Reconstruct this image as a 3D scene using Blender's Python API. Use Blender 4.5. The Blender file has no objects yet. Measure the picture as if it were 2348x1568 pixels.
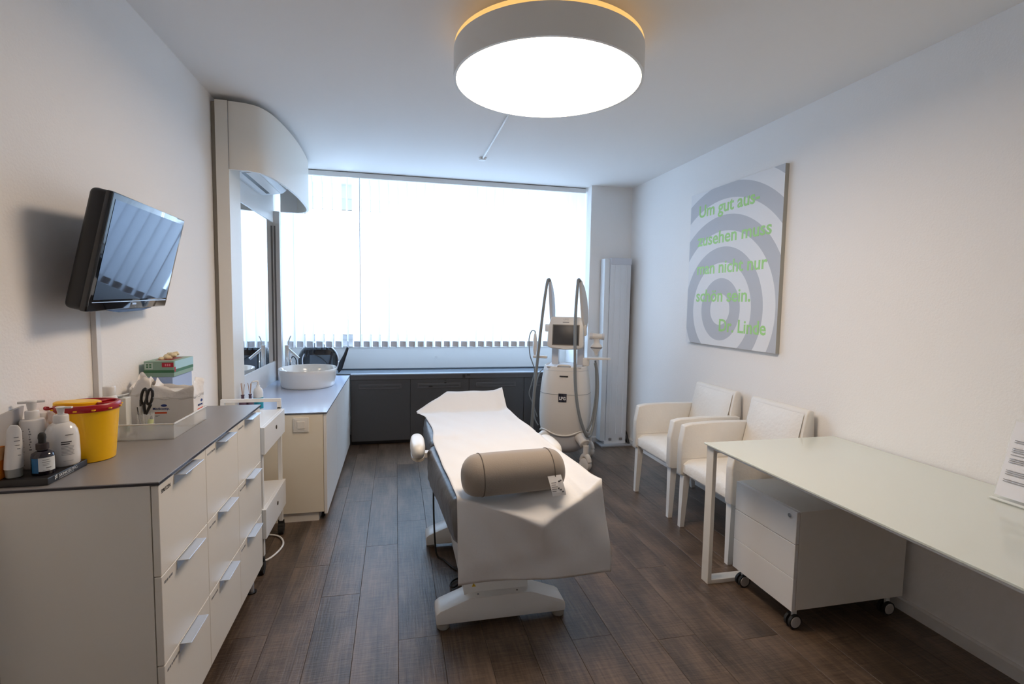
import bpy, bmesh, math, random
from mathutils import Vector, Matrix
random.seed(7)
PI = math.pi
S = bpy.context.scene
COL = S.collection

# ------------------------------------------------------------------ camera
def basis(pitch, yaw, roll):
    cy, sy, cp, sp = math.cos(yaw), math.sin(yaw), math.cos(pitch), math.sin(pitch)
    f = Vector((sy*cp, cy*cp, -sp)); r = Vector((cy, -sy, 0)); u = r.cross(f)
    cr, sr = math.cos(roll), math.sin(roll)
    return r*cr + u*sr, u*cr - r*sr, f
R_, U_, F_ = basis(math.radians(4.286), math.radians(12.80), math.radians(0.933))
cam_d = bpy.data.cameras.new('camera'); cam = bpy.data.objects.new('camera', cam_d); COL.objects.link(cam)
cam_d.sensor_width = 36; cam_d.lens = 18.0; cam_d.clip_start = 0.05
M = Matrix((R_, U_, -F_)).transposed().to_4x4(); M.translation = (0, 0, 1.45)
cam.matrix_world = M
S.camera = cam
S.cycles.max_bounces = 8; S.cycles.use_light_tree = False; S.cycles.diffuse_bounces = 6; S.cycles.caustics_reflective = False; S.cycles.caustics_refractive = False
# ------------------------------------------------------------------ view and sky
S.view_settings.view_transform = 'Standard'; S.view_settings.look = 'None'
S.view_settings.exposure = 0.40; S.view_settings.gamma = 1.0; S.view_settings.use_curve_mapping = False
SKY = 8.6; SKYCOL = (0.53, 0.705, 1.0)
LAMP = 14.5; LAMPCOL = (1.0, 0.795, 0.60)
w = bpy.data.worlds.new('sky'); S.world = w; w.use_nodes = True
bg = w.node_tree.nodes['Background']; bg.inputs[0].default_value = (*SKYCOL, 1); bg.inputs[1].default_value = SKY
pl = bpy.data.lights.new('window_portal', 'AREA'); pl.shape = 'RECTANGLE'; pl.size = 3.0; pl.size_y = 1.5
pl.cycles.is_portal = True
po = bpy.data.objects.new('window_portal', pl); COL.objects.link(po)
po.location = (0.44, 5.86, 1.78); po.rotation_euler = (-PI/2, 0, 0)

# ------------------------------------------------------------------ helpers
def srgb(r, g, b):
    f = lambda c: (c/255/12.92) if c/255 <= .04045 else ((c/255+.055)/1.055)**2.4
    return (f(r), f(g), f(b))
MATS = {}
def mat(name, col, rough=.5, metal=0, bump=0, bscale=60, var=0, vscale=8, spec=.5, coat=0, trans=0, alpha=1, emit=None, estr=0, stretch=None, sheen=0):
    if name in MATS: return MATS[name]
    m = bpy.data.materials.new(name); m.use_nodes = True; MATS[name] = m
    nt = m.node_tree; b = nt.nodes['Principled BSDF']; N = nt.nodes.new; L = nt.links.new
    b.inputs['Base Color'].default_value = (*col, 1); b.inputs['Roughness'].default_value = rough
    b.inputs['Metallic'].default_value = metal; b.inputs['Specular IOR Level'].default_value = spec
    b.inputs['Coat Weight'].default_value = coat; b.inputs['Transmission Weight'].default_value = trans
    b.inputs['Alpha'].default_value = alpha; b.inputs['Sheen Weight'].default_value = sheen
    if emit: b.inputs['Emission Color'].default_value = (*emit, 1); b.inputs['Emission Strength'].default_value = estr
    tc = N('ShaderNodeTexCoord'); mp = N('ShaderNodeMapping'); L(tc.outputs['Object'], mp.inputs[0])
    if stretch: mp.inputs['Scale'].default_value = stretch
    if var:
        n = N('ShaderNodeTexNoise'); n.inputs['Scale'].default_value = vscale; n.inputs['Detail'].default_value = 4
        L(mp.outputs[0], n.inputs[0])
        mx = N('ShaderNodeMix'); mx.data_type = 'RGBA'
        mx.inputs[6].default_value = (*[c*(1-var) for c in col], 1); mx.inputs[7].default_value = (*[min(1, c*(1+var)) for c in col], 1)
        L(n.outputs[0], mx.inputs[0]); L(mx.outputs[2], b.inputs['Base Color'])
    if bump:
        n = N('ShaderNodeTexNoise'); n.inputs['Scale'].default_value = bscale; n.inputs['Detail'].default_value = 3
        L(mp.outputs[0], n.inputs[0]); bp = N('ShaderNodeBump'); bp.inputs['Strength'].default_value = bump; bp.inputs['Distance'].default_value = .01
        L(n.outputs[0], bp.inputs['Height']); L(bp.outputs[0], b.inputs['Normal'])
    return m
MW = {}                                                    # world matrix of each root
def thing(name, label, cat, loc=(0, 0, 0), rz=0, group=None):
    o = bpy.data.objects.new(name, None); COL.objects.link(o); o.empty_display_size = .1
    o.location = loc; o.rotation_euler = (0, 0, rz); o['label'] = label; o['category'] = cat
    if group: o['group'] = group
    MW[o.name] = Matrix.Translation(loc) @ Matrix.Rotation(rz, 4, 'Z')
    return o
def root(o):
    while o.parent: o = o.parent
    return o
def obj(name, bm, m, parent=None, world=True, smooth=False, label=None):
    me = bpy.data.meshes.new(name)
    if isinstance(bm, bpy.types.Mesh): me = bm
    else:
        bmesh.ops.recalc_face_normals(bm, faces=bm.faces); bm.to_mesh(me); bm.free()
    if m is not None:
        me.materials.clear(); me.materials.append(m)
    if smooth is True:
        for p in me.polygons: p.use_smooth = True
    elif smooth:
        for p in me.polygons: p.use_smooth = True
        me.set_sharp_from_angle(angle=math.radians(smooth))
    if parent is not None and world:
        r = root(parent)
        if r.name in MW: me.transform(MW[r.name].inverted())
    o = bpy.data.objects.new(name, me); COL.objects.link(o)
    if parent is not None: o.parent = parent
    if label: o['label'] = label
    return o
def tag(o, label, cat, group=None):
    o['label'] = label; o['category'] = cat
    if group: o['group'] = group
    return o
def struct(name, bm, m, **k):
    o = obj(name, bm, m, **k); o['kind'] = 'structure'; return o
def B(): return bmesh.new()
def box(bm, x0, x1, y0, y1, z0, z1, bev=0, seg=2):
    g = bmesh.ops.create_cube(bm, size=1)['verts']
    for v in g: v.co = Vector((x0+(v.co.x+.5)*(x1-x0), y0+(v.co.y+.5)*(y1-y0), z0+(v.co.z+.5)*(z1-z0)))
    if bev:
        es = list({e for v in g for e in v.link_edges})
        bmesh.ops.bevel(bm, geom=es, offset=bev, segments=seg, affect='EDGES', profile=.5, clamp_overlap=True)
    return bm
def bx(*a, **k): return box(B(), *a, **k)
def cyl(bm, p0, p1, r0, r1=None, seg=24, cap=True):
    p0, p1 = Vector(p0), Vector(p1); r1 = r0 if r1 is None else r1
    d = (p1-p0); q = d.to_track_quat('Z', 'Y'); A, Bv = [], []
    for i in range(seg):
        a = 2*PI*i/seg; v = Vector((math.cos(a), math.sin(a), 0)); v = q @ v
        A.append(bm.verts.new(p0+v*r0)); Bv.append(bm.verts.new(p1+v*r1))
    for i in range(seg): bm.faces.new((A[i], A[(i+1) % seg], Bv[(i+1) % seg], Bv[i]))
    if cap: bm.faces.new(A[::-1]); bm.faces.new(Bv)
    return bm
def cy(*a, **k): return cyl(B(), *a, **k)
def spline(pts, n=8):
    P = [Vector(p) for p in pts]; out = []
    for i in range(len(P)-1):
        a = P[max(i-1, 0)]; b = P[i]; c = P[i+1]; d = P[min(i+2, len(P)-1)]
        for k in range(n):
            t = k/n
            out.append(.5*((2*b)+(c-a)*t+(2*a-5*b+4*c-d)*t*t+(3*b-a-3*c+d)*t**3))
    return out+[P[-1]]
def tube(bm, pts, r, seg=10, n=8, straight=False):
    P = [Vector(p) for p in pts] if straight else spline(pts, n)
    rings = []; up = Vector((0.13, 0.21, 0.97))
    for i, p in enumerate(P):
        d = (P[min(i+1, len(P)-1)]-P[max(i-1, 0)]).normalized()
        x = up.cross(d)
        if x.length < 1e-4: x = Vector((1, 0, 0)).cross(d)
        x.normalize(); y = d.cross(x); up = y if y.length > .5 else up
        rr = r[i] if isinstance(r, list) else r
        rings.append([bm.verts.new(p+(x*math.cos(2*PI*k/seg)+y*math.sin(2*PI*k/seg))*rr) for k in range(seg)])
    for a, b in zip(rings, rings[1:]):
        for k in range(seg): bm.faces.new((a[k], a[(k+1) % seg], b[(k+1) % seg], b[k]))
    bm.faces.new(rings[0][::-1]); bm.faces.new(rings[-1])
    return bm
def lathe(bm, prof, c=(0, 0, 0), seg=40, sx=1, sy=1, sup=2.0, mtx=None):
    """prof: list of (r, z). sup: superellipse exponent of the cross section."""
    rings = []
    for r, z in prof:
        ring = []
        for k in range(seg):
            a = 2*PI*k/seg; ca, sa = math.cos(a), math.sin(a)
            x = math.copysign(abs(ca)**(2/sup), ca)*r*sx; y = math.copysign(abs(sa)**(2/sup), sa)*r*sy
            v = Vector((x, y, z))
            if mtx is not None: v = mtx @ v
            ring.append(bm.verts.new(v+Vector(c)))
        rings.append(ring)
    for a, b in zip(rings, rings[1:]):
        for k in range(seg): bm.faces.new((a[k], a[(k+1) % seg], b[(k+1) % seg], b[k]))
    bm.faces.new(rings[0][::-1]); bm.faces.new(rings[-1])
    return bm
def prism(bm, pts, axis, a, b, bev=0):
    """outline pts (2D) in the plane perpendicular to axis, from a to b."""
    def P(p, t): return {'x': (t, p[0], p[1]), 'y': (p[0], t, p[1]), 'z': (p[0], p[1], t)}[axis]
    A = [bm.verts.new(P(p, a)) for p in pts]; C = [bm.verts.new(P(p, b)) for p in pts]; n = len(pts)
    fs = [bm.faces.new(A[::-1]), bm.faces.new(C)]
    for i in range(n): fs.append(bm.faces.new((A[i], A[(i+1) % n], C[(i+1) % n], C[i])))
    if bev:
        es = list({e for f in fs for e in f.edges})
        bmesh.ops.bevel(bm, geom=es, offset=bev, segments=2, affect='EDGES', profile=.5, clamp_overlap=True)
    return bm
def grid(bm, nu, nv, fn):
    V = [[bm.verts.new(fn(i/nu, j/nv)) for j in range(nv+1)] for i in range(nu+1)]
    for i in range(nu):
        for j in range(nv): bm.faces.new((V[i][j], V[i+1][j], V[i+1][j+1], V[i][j+1]))
    return bm
def solid(o, th, off=0):
    md = o.modifiers.new('solid', 'SOLIDIFY'); md.thickness = th; md.offset = off; return o
def subsurf(o, n=2):
    md = o.modifiers.new('sub', 'SUBSURF'); md.levels = n; md.render_levels = n; return o
def bend(bm, verts_fn):
    for v in bm.verts: v.co = verts_fn(v.co)
    return bm
def text_mesh(s, wd, ht, bold=0.0, depth=.0006, align_caps=True):
    """flat lettering in the XZ plane (x right, z up), origin at lower left, scaled to wd x ht (ht of a capital)."""
    cu = bpy.data.curves.new('t', 'FONT'); cu.body = s; cu.size = 1; cu.offset = bold; cu.resolution_u = 3; cu.extrude = .001
    o = bpy.data.objects.new('t', cu); COL.objects.link(o)
    bpy.context.view_layer.update()
    dg = bpy.context.evaluated_depsgraph_get(); me = bpy.data.meshes.new_from_object(o.evaluated_get(dg))
    bpy.data.objects.remove(o); bpy.data.curves.remove(cu)
    xs = [v.co.x for v in me.vertices]
    x0, x1 = min(xs), max(xs); sx = wd/(x1-x0); sz = ht/.70
    for v in me.vertices:
        x, y, z = v.co; v.co = Vector(((x-x0)*sx, -(z/.001+1)*.5*depth, y*sz))
    return me
def lettering(s, wd, ht, m, parent, mtx, bold=0.0, depth=.0006, name='lettering', world=True):
    me = text_mesh(s, wd, ht, bold, depth); me.transform(mtx)
    return obj(name, me, m, parent, world=world)
def letters(s, wd, ht, m, parent, mtx, bold=0.0, depth=.0008):
    """the same, every letter an object of its own"""
    me = text_mesh(s, wd, ht, bold, depth); bm = B(); bm.from_mesh(me); bpy.data.meshes.remove(me)
    bmesh.ops.remove_doubles(bm, verts=bm.verts, dist=1e-6)
    seen = set(); isl = []
    for f in bm.faces:
        if f in seen: continue
        st = [f]; seen.add(f); cur = []
        while st:
            g = st.pop(); cur.append(g)
            for v in g.verts:
                for h in v.link_faces:
                    if h not in seen: seen.add(h); st.append(h)
        xs = [v.co.x for g in cur for v in g.verts]; isl.append([min(xs), max(xs), cur])
    isl.sort(key=lambda i: i[0]); grp = []
    for a, b_, c in isl:
        if grp and min(b_, grp[-1][1])-max(a, grp[-1][0]) > .5*min(b_-a, grp[-1][1]-grp[-1][0]):
            grp[-1][1] = max(b_, grp[-1][1]); grp[-1][2] += c
        else: grp.append([a, b_, list(c)])
    for _, _, fs in grp:
        nb = B(); mp = {}
        for f in fs:
            vs = []
            for v in f.verts:
                if v not in mp: mp[v] = nb.verts.new(v.co)
                vs.append(mp[v])
            nb.faces.new(vs)
        nb.transform(mtx); obj('letter', nb, m, parent)
    bm.free()
def face_mtx(origin, right, up):
    """local x -> right, z -> up, -y -> outward normal"""
    r = Vector(right).normalized(); u = Vector(up).normalized(); y = u.cross(r)   # y = z x x
    m = Matrix((r, y, u)).transposed().to_4x4(); m.translation = Vector(origin); return m
def strips(parent, mtx, rects, m, name='print_line', depth=.0005, world=True):
    bm = B()
    for (x0, x1, z0, z1) in rects: box(bm, x0, x1, -depth, 0, z0, z1)
    bm.transform(mtx); return obj(name, bm, m, parent, world=world)

# ------------------------------------------------------------------ materials
def matte(name, col, bump, bscale):
    m = bpy.data.materials.new(name); m.use_nodes = True; nt = m.node_tree; nt.nodes.clear(); N = nt.nodes.new; L = nt.links.new
    o_ = N('ShaderNodeOutputMaterial'); d = N('ShaderNodeBsdfDiffuse'); d.inputs[0].default_value = (*col, 1); L(d.outputs[0], o_.inputs[0])
    if bump:
        tc = N('ShaderNodeTexCoord'); n = N('ShaderNodeTexNoise'); n.inputs['Scale'].default_value = bscale; n.inputs['Detail'].default_value = 2; L(tc.outputs['Object'], n.inputs[0])
        bp = N('ShaderNodeBump'); bp.inputs['Strength'].default_value = bump; bp.inputs['Distance'].default_value = .01; L(n.outputs[0], bp.inputs['Height']); L(bp.outputs[0], d.inputs['Normal'])
    return m
wall_m = matte('wall_paint', (.87, .855, .84), .12, 110)
ceil_m = matte('ceiling_paint', (.87, .855, .84), 0, 0)
white = mat('white_lacquer', (.80, .78, .75), .35)
whitem = mat('white_metal', (.80, .79, .77), .35)
cream = mat('cream_lacquer', (.78, .735, .66), .4)
trim_m = mat('trim_white', (.74, .72, .70), .5)
greytop = mat('grey_laminate', srgb(140, 137, 136), .33, var=.03, vscale=40)
bluetop = mat('blue_grey_laminate', srgb(196, 208, 230), .18, var=.02, vscale=30)
alu = mat('brushed_aluminium', (.72, .74, .78), .35, metal=.9)
chrome = mat('chrome', (.8, .81, .83), .12, metal=1)
dark = mat('dark_line', (.02, .02, .022), .6)
black = mat('black_plastic', (.012, .012, .014), .35)
blackg = mat('black_gloss', (.006, .007, .01), .06, coat=.6)
rubber = mat('black_rubber', (.015, .015, .015), .7)
anth = mat('anthracite_laminate', srgb(72, 72, 74), .42, var=.04, vscale=20)
anth2 = mat('anthracite_relief', srgb(84, 84, 87), .42)
leather = mat('white_leather', (.79, .76, .71), .42, bump=.22, bscale=45, var=.04, vscale=9)
vinyl = mat('grey_vinyl', srgb(92, 91, 94), .36, bump=.8, bscale=11, var=.15, vscale=6)
paper = mat('white_paper', (.77, .765, .765), .75, bump=.12, bscale=30)
bol = mat('taupe_fabric', srgb(150, 140, 130), .75, bump=.08, bscale=200, var=.04, vscale=5, sheen=.3)
hose = mat('grey_hose', srgb(126, 130, 132), .4)
machine = mat('ivory_plastic', (.75, .71, .66), .32)
machine2 = mat('grey_white_plastic', (.62, .62, .64), .35)
inkd = mat('dark_print', (.05, .05, .055), .6)
inkg = mat('grey_print', (.22, .22, .23), .6)

# ------------------------------------------------------------------ the room
XL, XR, CZ, YW, YF = -1.075, 2.395, 2.66, 5.72, -.75
def floor_material():
    m = bpy.data.materials.new('dark_oak_plank'); m.use_nodes = True; nt = m.node_tree; N = nt.nodes.new; L = nt.links.new
    b = nt.nodes['Principled BSDF']
    tc = N('ShaderNodeTexCoord'); oi = N('ShaderNodeObjectInfo')
    sc = N('ShaderNodeVectorMath'); sc.operation = 'SCALE'; sc.inputs['Scale'].default_value = 3.7; L(oi.outputs['Location'], sc.inputs[0])
    ad = N('ShaderNodeVectorMath'); ad.operation = 'ADD'; L(tc.outputs['Object'], ad.inputs[0]); L(sc.outputs[0], ad.inputs[1])
    def noise(scale, detail, rough=.6):
        mp = N('ShaderNodeMapping'); mp.inputs['Scale'].default_value = scale; L(ad.outputs[0], mp.inputs[0])
        n = N('ShaderNodeTexNoise'); n.inputs['Scale'].default_value = 1; n.inputs['Detail'].default_value = detail; n.inputs['Roughness'].default_value = rough
        L(mp.outputs[0], n.inputs[0]); return n
    grain = noise((95, 4, 10), 5); saw = noise((8, 120, 10), 4, .7); blot = noise((9, 2.2, 5), 3)
    def math_(op, a, bb):
        k = N('ShaderNodeMath'); k.operation = op
        for i, s in enumerate((a, bb)):
            if isinstance(s, (int, float)): k.inputs[i].default_value = s
            else: L(s, k.inputs[i])
        return k.outputs[0]
    mixv = math_('ADD', math_('MULTIPLY', grain.outputs[0], .40), math_('ADD', math_('MULTIPLY', saw.outputs[0], .42), math_('MULTIPLY', blot.outputs[0], .55)))
    mixv = math_('ADD', mixv, math_('MULTIPLY', math_('SUBTRACT', oi.outputs['Random'], .5), .07))
    cr = N('ShaderNodeValToRGB'); e = cr.color_ramp.elements
    e[0].position = .47; e[0].color = (*srgb(39, 31, 24), 1); e[1].position = .84; e[1].color = (*srgb(116, 97, 81), 1)
    k = cr.color_ramp.elements.new(.63); k.color = (*srgb(77, 63, 52), 1)
    L(mixv, cr.inputs[0]); L(cr.outputs[0], b.inputs['Base Color'])
    b.inputs['Roughness'].default_value = .34; b.inputs['Specular IOR Level'].default_value = .6
    bp = N('ShaderNodeBump'); bp.inputs['Strength'].default_value = .35; bp.inputs['Distance'].default_value = .004
    L(math_('ADD', grain.outputs[0], saw.outputs[0]), bp.inputs['Height']); L(bp.outputs[0], b.inputs['Normal'])
    return m
fl_m = floor_material()
floor = struct('floor', bx(XL-.1, XR+.1, YF-.1, YW+.1, -.08, -.010), mat('subfloor', (.03, .025, .022), .8))
PW, PLN = .1835, 1.22
_pl = bx(-PW/2+.0006, PW/2-.0006, -PLN/2+.0006, PLN/2-.0006, -.010, 0, bev=.0008, seg=1)
pme = bpy.data.meshes.new('plank'); _pl.to_mesh(pme); _pl.free(); pme.materials.append(fl_m)
offs = {0: 2.15, -2: 2.55, -1: 3.05}
k0 = math.floor((XL-.009)/PW); k1 = math.ceil((XR-.009)/PW)
for k in range(k0, k1):
    x = .009+(k+.5)*PW
    off = offs.get(k, 2.15+((k*0.47) % 1.0)*PLN)
    y = off-5*PLN
    while y < YW:
        if y+PLN > YF:
            a, b_ = max(y, YF), min(y+PLN, YW); xa, xb = max(x-PW/2, XL), min(x+PW/2, XR)
            full = (a == y and b_ == y+PLN and xb-xa > PW-.001)
            if full: me = pme
            elif b_-a < .02 or xb-xa < .01: y += PLN; continue
            else:
                t = bx(-(xb-xa)/2+.0006, (xb-xa)/2-.0006, -(b_-a)/2+.0006, (b_-a)/2-.0006, -.010, 0, bev=.0008, seg=1)
                me = bpy.data.meshes.new('plank'); t.to_mesh(me); t.free(); me.materials.append(fl_m)
            o = bpy.data.objects.new('plank', me); COL.objects.link(o); o.location = ((xa+xb)/2, (a+b_)/2, 0); o.parent = floor
        y += PLN
struct('ceiling', bx(XL-.1, XR+.1, YF-.1, YW+.1, CZ, CZ+.1), ceil_m)
struct('wall_left', bx(XL-.1, XL, YF-.1, YW+.1, -.08, CZ), wall_m)
struct('wall_right', bx(XR, XR+.1, YF-.1, YW+.1, -.08, CZ), wall_m)
struct('wall_front', bx(XL, XR, YF-.1, YF, -.08, CZ), wall_m)
bm = B()
box(bm, 1.943, XR, 5.005, YW+.1, -.08, CZ)                              # pier right of the window
struct('wall_back', bm, wall_m)
struct('wall_back_lower', bx(XL, 1.943, YW, YW+.12, -.08, .955), wall_m)
struct('wall_back_upper', bx(XL, 1.943, YW, YW+.12, 2.52, CZ), wall_m)
bm = prism(B(), [(XR-.014, 0), (XR, 0), (XR, .062), (XR-.008, .062), (XR-.014, .054)], 'y', YF, 5.005); struct('baseboard_right', bm, trim_m)
bm = prism(B(), [(5.005-.014, 0), (5.005, 0), (5.005, .062), (5.005-.008, .062), (5.005-.014, .054)], 'x', 1.943, XR-.014); struct('baseboard_back', bm, trim_m)
bm = prism(B(), [(XL, 0), (XL+.014, 0), (XL+.014, .054), (XL+.008, .062), (XL, .062)], 'y', YF, 3.47); struct('baseboard_left', bm, trim_m)
# door behind the camera
dr = struct('door_1', bx(.2, 1.1, YF-.03, YF+.03, 0, 2.05, bev=.004), white)
obj('door_handle', tube(B(), [(.29, YF+.03, 1.02), (.29, YF+.075, 1.02), (.31, YF+.08, 1.02), (.41, YF+.08, 1.02)], .009, n=4), alu, dr)

# window: frame, sashes, panes
glass = bpy.data.materials.new('window_glass'); glass.use_nodes = True
nt = glass.node_tree; nt.nodes.clear(); o_ = nt.nodes.new('ShaderNodeOutputMaterial'); tr = nt.nodes.new('ShaderNodeBsdfTransparent'); gl = nt.nodes.new('ShaderNodeBsdfGlossy'); mx = nt.nodes.new('ShaderNodeMixShader')
tr.inputs[0].default_value = (.95, .98, .97, 1); gl.inputs['Roughness'].default_value = .02; mx.inputs[0].default_value = .06
nt.links.new(tr.outputs[0], mx.inputs[1]); nt.links.new(gl.outputs[0], mx.inputs[2]); nt.links.new(mx.outputs[0], o_.inputs[0])
pvc = mat('window_pvc', (.78, .78, .79), .4)
bm = B(); F0, F1 = YW+.02, YW+.09
box(bm, XL+.02, 1.923, F0, F1, .975, 1.04); box(bm, XL+.02, 1.923, F0, F1, 2.45, 2.52)
for x in (XL+.02, -.10, .90, 1.863): box(bm, x, x+.06, F0, F1, 1.04, 2.45)
win = struct('window_1', bm, pvc)
for a, b_ in ((XL+.08, -.10), (-.04, .90), (.96, 1.863)):
    s = B(); box(s, a, b_, F0-.012, F1-.01, 1.04, 1.085); box(s, a, b_, F0-.012, F1-.01, 2.405, 2.45)
    box(s, a, a+.045, F0-.012, F1-.01, 1.085, 2.405); box(s, b_-.045, b_, F0-.012, F1-.01, 1.085, 2.405)
    so = obj('sash', s, pvc, win)
    g = B(); box(g, a+.045, b_-.045, F0-.004, F0, 1.085, 1.091); box(g, a+.045, b_-.045, F0-.004, F0, 2.399, 2.405); obj('gasket', g, dark, so)
    obj('pane', bx(a+.045, b_-.045, F0+.02, F0+.026, 1.085, 2.405), glass, so)
struct('trim_1', bx(XL, 1.943, YW-.018, YW, .722, .955, bev=.003), white)          # white board under the window
struct('trim_2', bx(XL, 1.943, YW-.03, YW+.06, .955, .978, bev=.004), white)        # window board

# ------------------------------------------------------------------ vertical blind
vane_m = bpy.data.materials.new('blind_fabric'); vane_m.use_nodes = True
nt = vane_m.node_tree; nt.nodes.clear(); o_ = nt.nodes.new('ShaderNodeOutputMaterial'); df = nt.nodes.new('ShaderNodeBsdfDiffuse'); tl = nt.nodes.new('ShaderNodeBsdfTranslucent'); mx = nt.nodes.new('ShaderNodeMixShader')
df.inputs[0].default_value = (.86, .86, .86, 1); tl.inputs[0].default_value = (.86, .87, .88, 1); mx.inputs[0].default_value = .58
nt.links.new(df.outputs[0], mx.inputs[1]); nt.links.new(tl.outputs[0], mx.inputs[2]); nt.links.new(mx.outputs[0], o_.inputs[0])
weight_m = mat('blind_weight', (.62, .62, .64), .6)
YB = 5.16
bl = thing('vertical_blind', 'white vertical fabric blind hanging across the whole window', 'blind', (.45, YB, 1.0))
hr = obj('headrail', bx(-1.04, 1.93, YB-.03, YB+.03, CZ-.052, CZ-.006, bev=.003), whitem, bl)
obj('shadow_gap_strip', bx(-1.04, 1.93, YB-.012, YB+.02, CZ-.006, CZ), dark, hr)  # near-black strip stands in for the shadow line between rail and ceiling
PIT = .0866; VW = .089
def vane_mesh():
    bm = B()
    def fn(u, v):
        x = (u-.5)*VW; return Vector((x, .0022*math.cos(u*PI), 1.003+v*1.602))
    return grid(bm, 4, 1, fn)
vb = vane_mesh(); vme = bpy.data.meshes.new('vane'); vb.to_mesh(vme); vb.free(); vme.materials.append(vane_m)
for p in vme.polygons: p.use_smooth = True
wb = bx(-.031, .031, -.0012, .0012, 1.006, 1.062, bev=.0006, seg=1); wme = bpy.data.meshes.new('weight'); wb.to_mesh(wme); wb.free(); wme.materials.append(weight_m)
n = 34
for i in range(n):
    x = 1.885-i*PIT
    ang = math.radians(-17+random.uniform(-3, 3))
    if abs(x+.43) < PIT*.5: ang = math.radians(-72)
    if x > 1.1: ang = math.radians(-9+random.uniform(-2, 2))
    o = bpy.data.objects.new('vane', vme); COL.objects.link(o); o.parent = bl; o.location = (x-.45, 0, -1.0); o.rotation_euler = (0, 0, ang)
    q = bpy.data.objects.new('weight', wme); COL.objects.link(q); q.parent = o
ch = B(); tube(ch, [(-.335, YB-.035, CZ-.05), (-.335, YB-.036, 1.8), (-.334, YB-.035, 1.02)], .0035, seg=6, n=3); obj('pull_cord', ch, whitem, bl)

# ------------------------------------------------------------------ ceiling lamp
lamp = thing('ceiling_lamp', 'large round ceiling lamp with grey rim and bright white disc', 'lamp', (.677, 2.33, CZ))
LX, LY, LR = .677, 2.33, .428
rim_m = mat('lamp_rim', (.80, .80, .78), .5)
bm = B(); prof = [(LR, 2.452), (LR, 2.578), (LR-.006, 2.578), (LR-.006, 2.462), (LR-.012, 2.452)]
rings = []
SEG = 96
for r, z in prof+[prof[0]]:
    rings.append([bm.verts.new((LX+r*math.cos(2*PI*k/SEG), LY+r*math.sin(2*PI*k/SEG), z)) for k in range(SEG)])
for a, b_ in zip(rings, rings[1:]):
    for k in range(SEG): bm.faces.new((a[k], a[(k+1) % SEG], b_[(k+1) % SEG], b_[k]))
bmesh.ops.remove_doubles(bm, verts=bm.verts, dist=1e-5)
obj('rim', bm, rim_m, lamp, smooth=40)
diff_m = mat('lamp_diffuser', (.9, .9, .9), .6, emit=LAMPCOL, estr=LAMP)
obj('diffuser', lathe(B(), [(LR-.0125, 2.456), (LR-.0125, 2.462)], (LX, LY, 0), seg=SEG), diff_m, lamp)
obj('top_plate', lathe(B(), [(LR-.0065, 2.560), (LR-.0065, 2.566)], (LX, LY, 0), seg=SEG), rim_m, lamp)
obj('ceiling_mount', lathe(B(), [(.24, 2.566), (.24, CZ)], (LX, LY, 0), seg=48), whitem, lamp, smooth=40)
amber = mat('amber_ring', (.85, .62, .25), .5, emit=(1.0, .58, .17), estr=.62)
bm = B(); R1 = LR-.004
rr = [[bm.verts.new((LX+(R1+dx)*math.cos(2*PI*k/SEG), LY+(R1+dx)*math.sin(2*PI*k/SEG), 2.578+dz)) for k in range(SEG)] for dx, dz in ((-.012, 0), (0, 0), (0, .022), (-.012, .022))]
for a, b_ in zip(rr, rr[1:]+rr[:1]):
    for k in range(SEG): bm.faces.new((a[k], a[(k+1) % SEG], b_[(k+1) % SEG], b_[k]))
obj('amber_ring', bm, amber, lamp, smooth=40)
rose = thing('ceiling_rose', 'small white round ceiling rose feeding the lamp cable', 'ceiling rose', (.705, 4.33, CZ))
obj('cap', lathe(B(), [(.030, CZ-.012), (.034, CZ-.008), (.034, CZ)], (.705, 4.33, 0), seg=28), whitem, rose, smooth=40)
obj('base_ring', lathe(B(), [(.026, CZ-.022), (.030, CZ-.020), (.030, CZ-.012)], (.705, 4.33, 0), seg=28), whitem, rose, smooth=40)
obj('cable', cy((.705, 4.32, CZ-.010), (.700, 2.62, CZ-.010), .0065, seg=10), whitem, rose, smooth=True)

# ------------------------------------------------------------------ treatment bed
bed = thing('treatment_bed', 'grey padded treatment couch with white lifting base and armrests', 'treatment bed', (.5, 2.6, 0))
bw = mat('bed_white_steel', (.76, .75, .73), .35)
def foot_bar(y0, y1):
    pts = [(.172, .032), (.172, .080), (.190, .094), (.318, .140), (.330, .142), (.598, .142), (.610, .140), (.748, .088), (.764, .076), (.768, .060), (.768, .032)]
    return prism(B(), pts, 'y', y0, y1, bev=.006)
obj('base_foot', foot_bar(2.165, 2.285), bw, bed, smooth=35); obj('base_foot', foot_bar(2.93, 3.05), bw, bed, smooth=35)
obj('base_beam', bx(.315, .605, 2.28, 2.94, .06, .125, bev=.008), bw, bed, smooth=35)
obj('lift_column', prism(B(), [(2.20, .12), (2.30, .30), (2.36, .55), (2.62, .55), (2.72, .12)], 'x', .300, .598, bev=.006), bw, bed, smooth=35)
obj('column_cover', prism(B(), [(2.262, .125), (2.292, .20), (2.335, .36), (2.38, .36), (2.38, .125)], 'x', .330, .572, bev=.004), bw, bed, smooth=35)
for x, y in ((.205, 2.20), (.742, 2.20), (.205, 3.0), (.742, 3.0)):
    obj('levelling_foot', lathe(B(), [(.024, 0), (.029, .006), (.029, .022), (.024, .030), (.012, .036)], (x, y, 0), seg=24), mat('foot_rubber', srgb(150, 146, 140), .6), bed, smooth=40)
wl = B(); prism(wl, [(-.009, 0), (.009, 0), (0, .0158)], 'y', -.0006, 0); wl.transform(Matrix.Translation((.345, 2.2215, .162)) @ Matrix.Rotation(math.radians(-29), 4, 'X'))
wp = obj('warning_sticker', wl, mat('warning_yellow', srgb(225, 185, 20), .5), bed)
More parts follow.
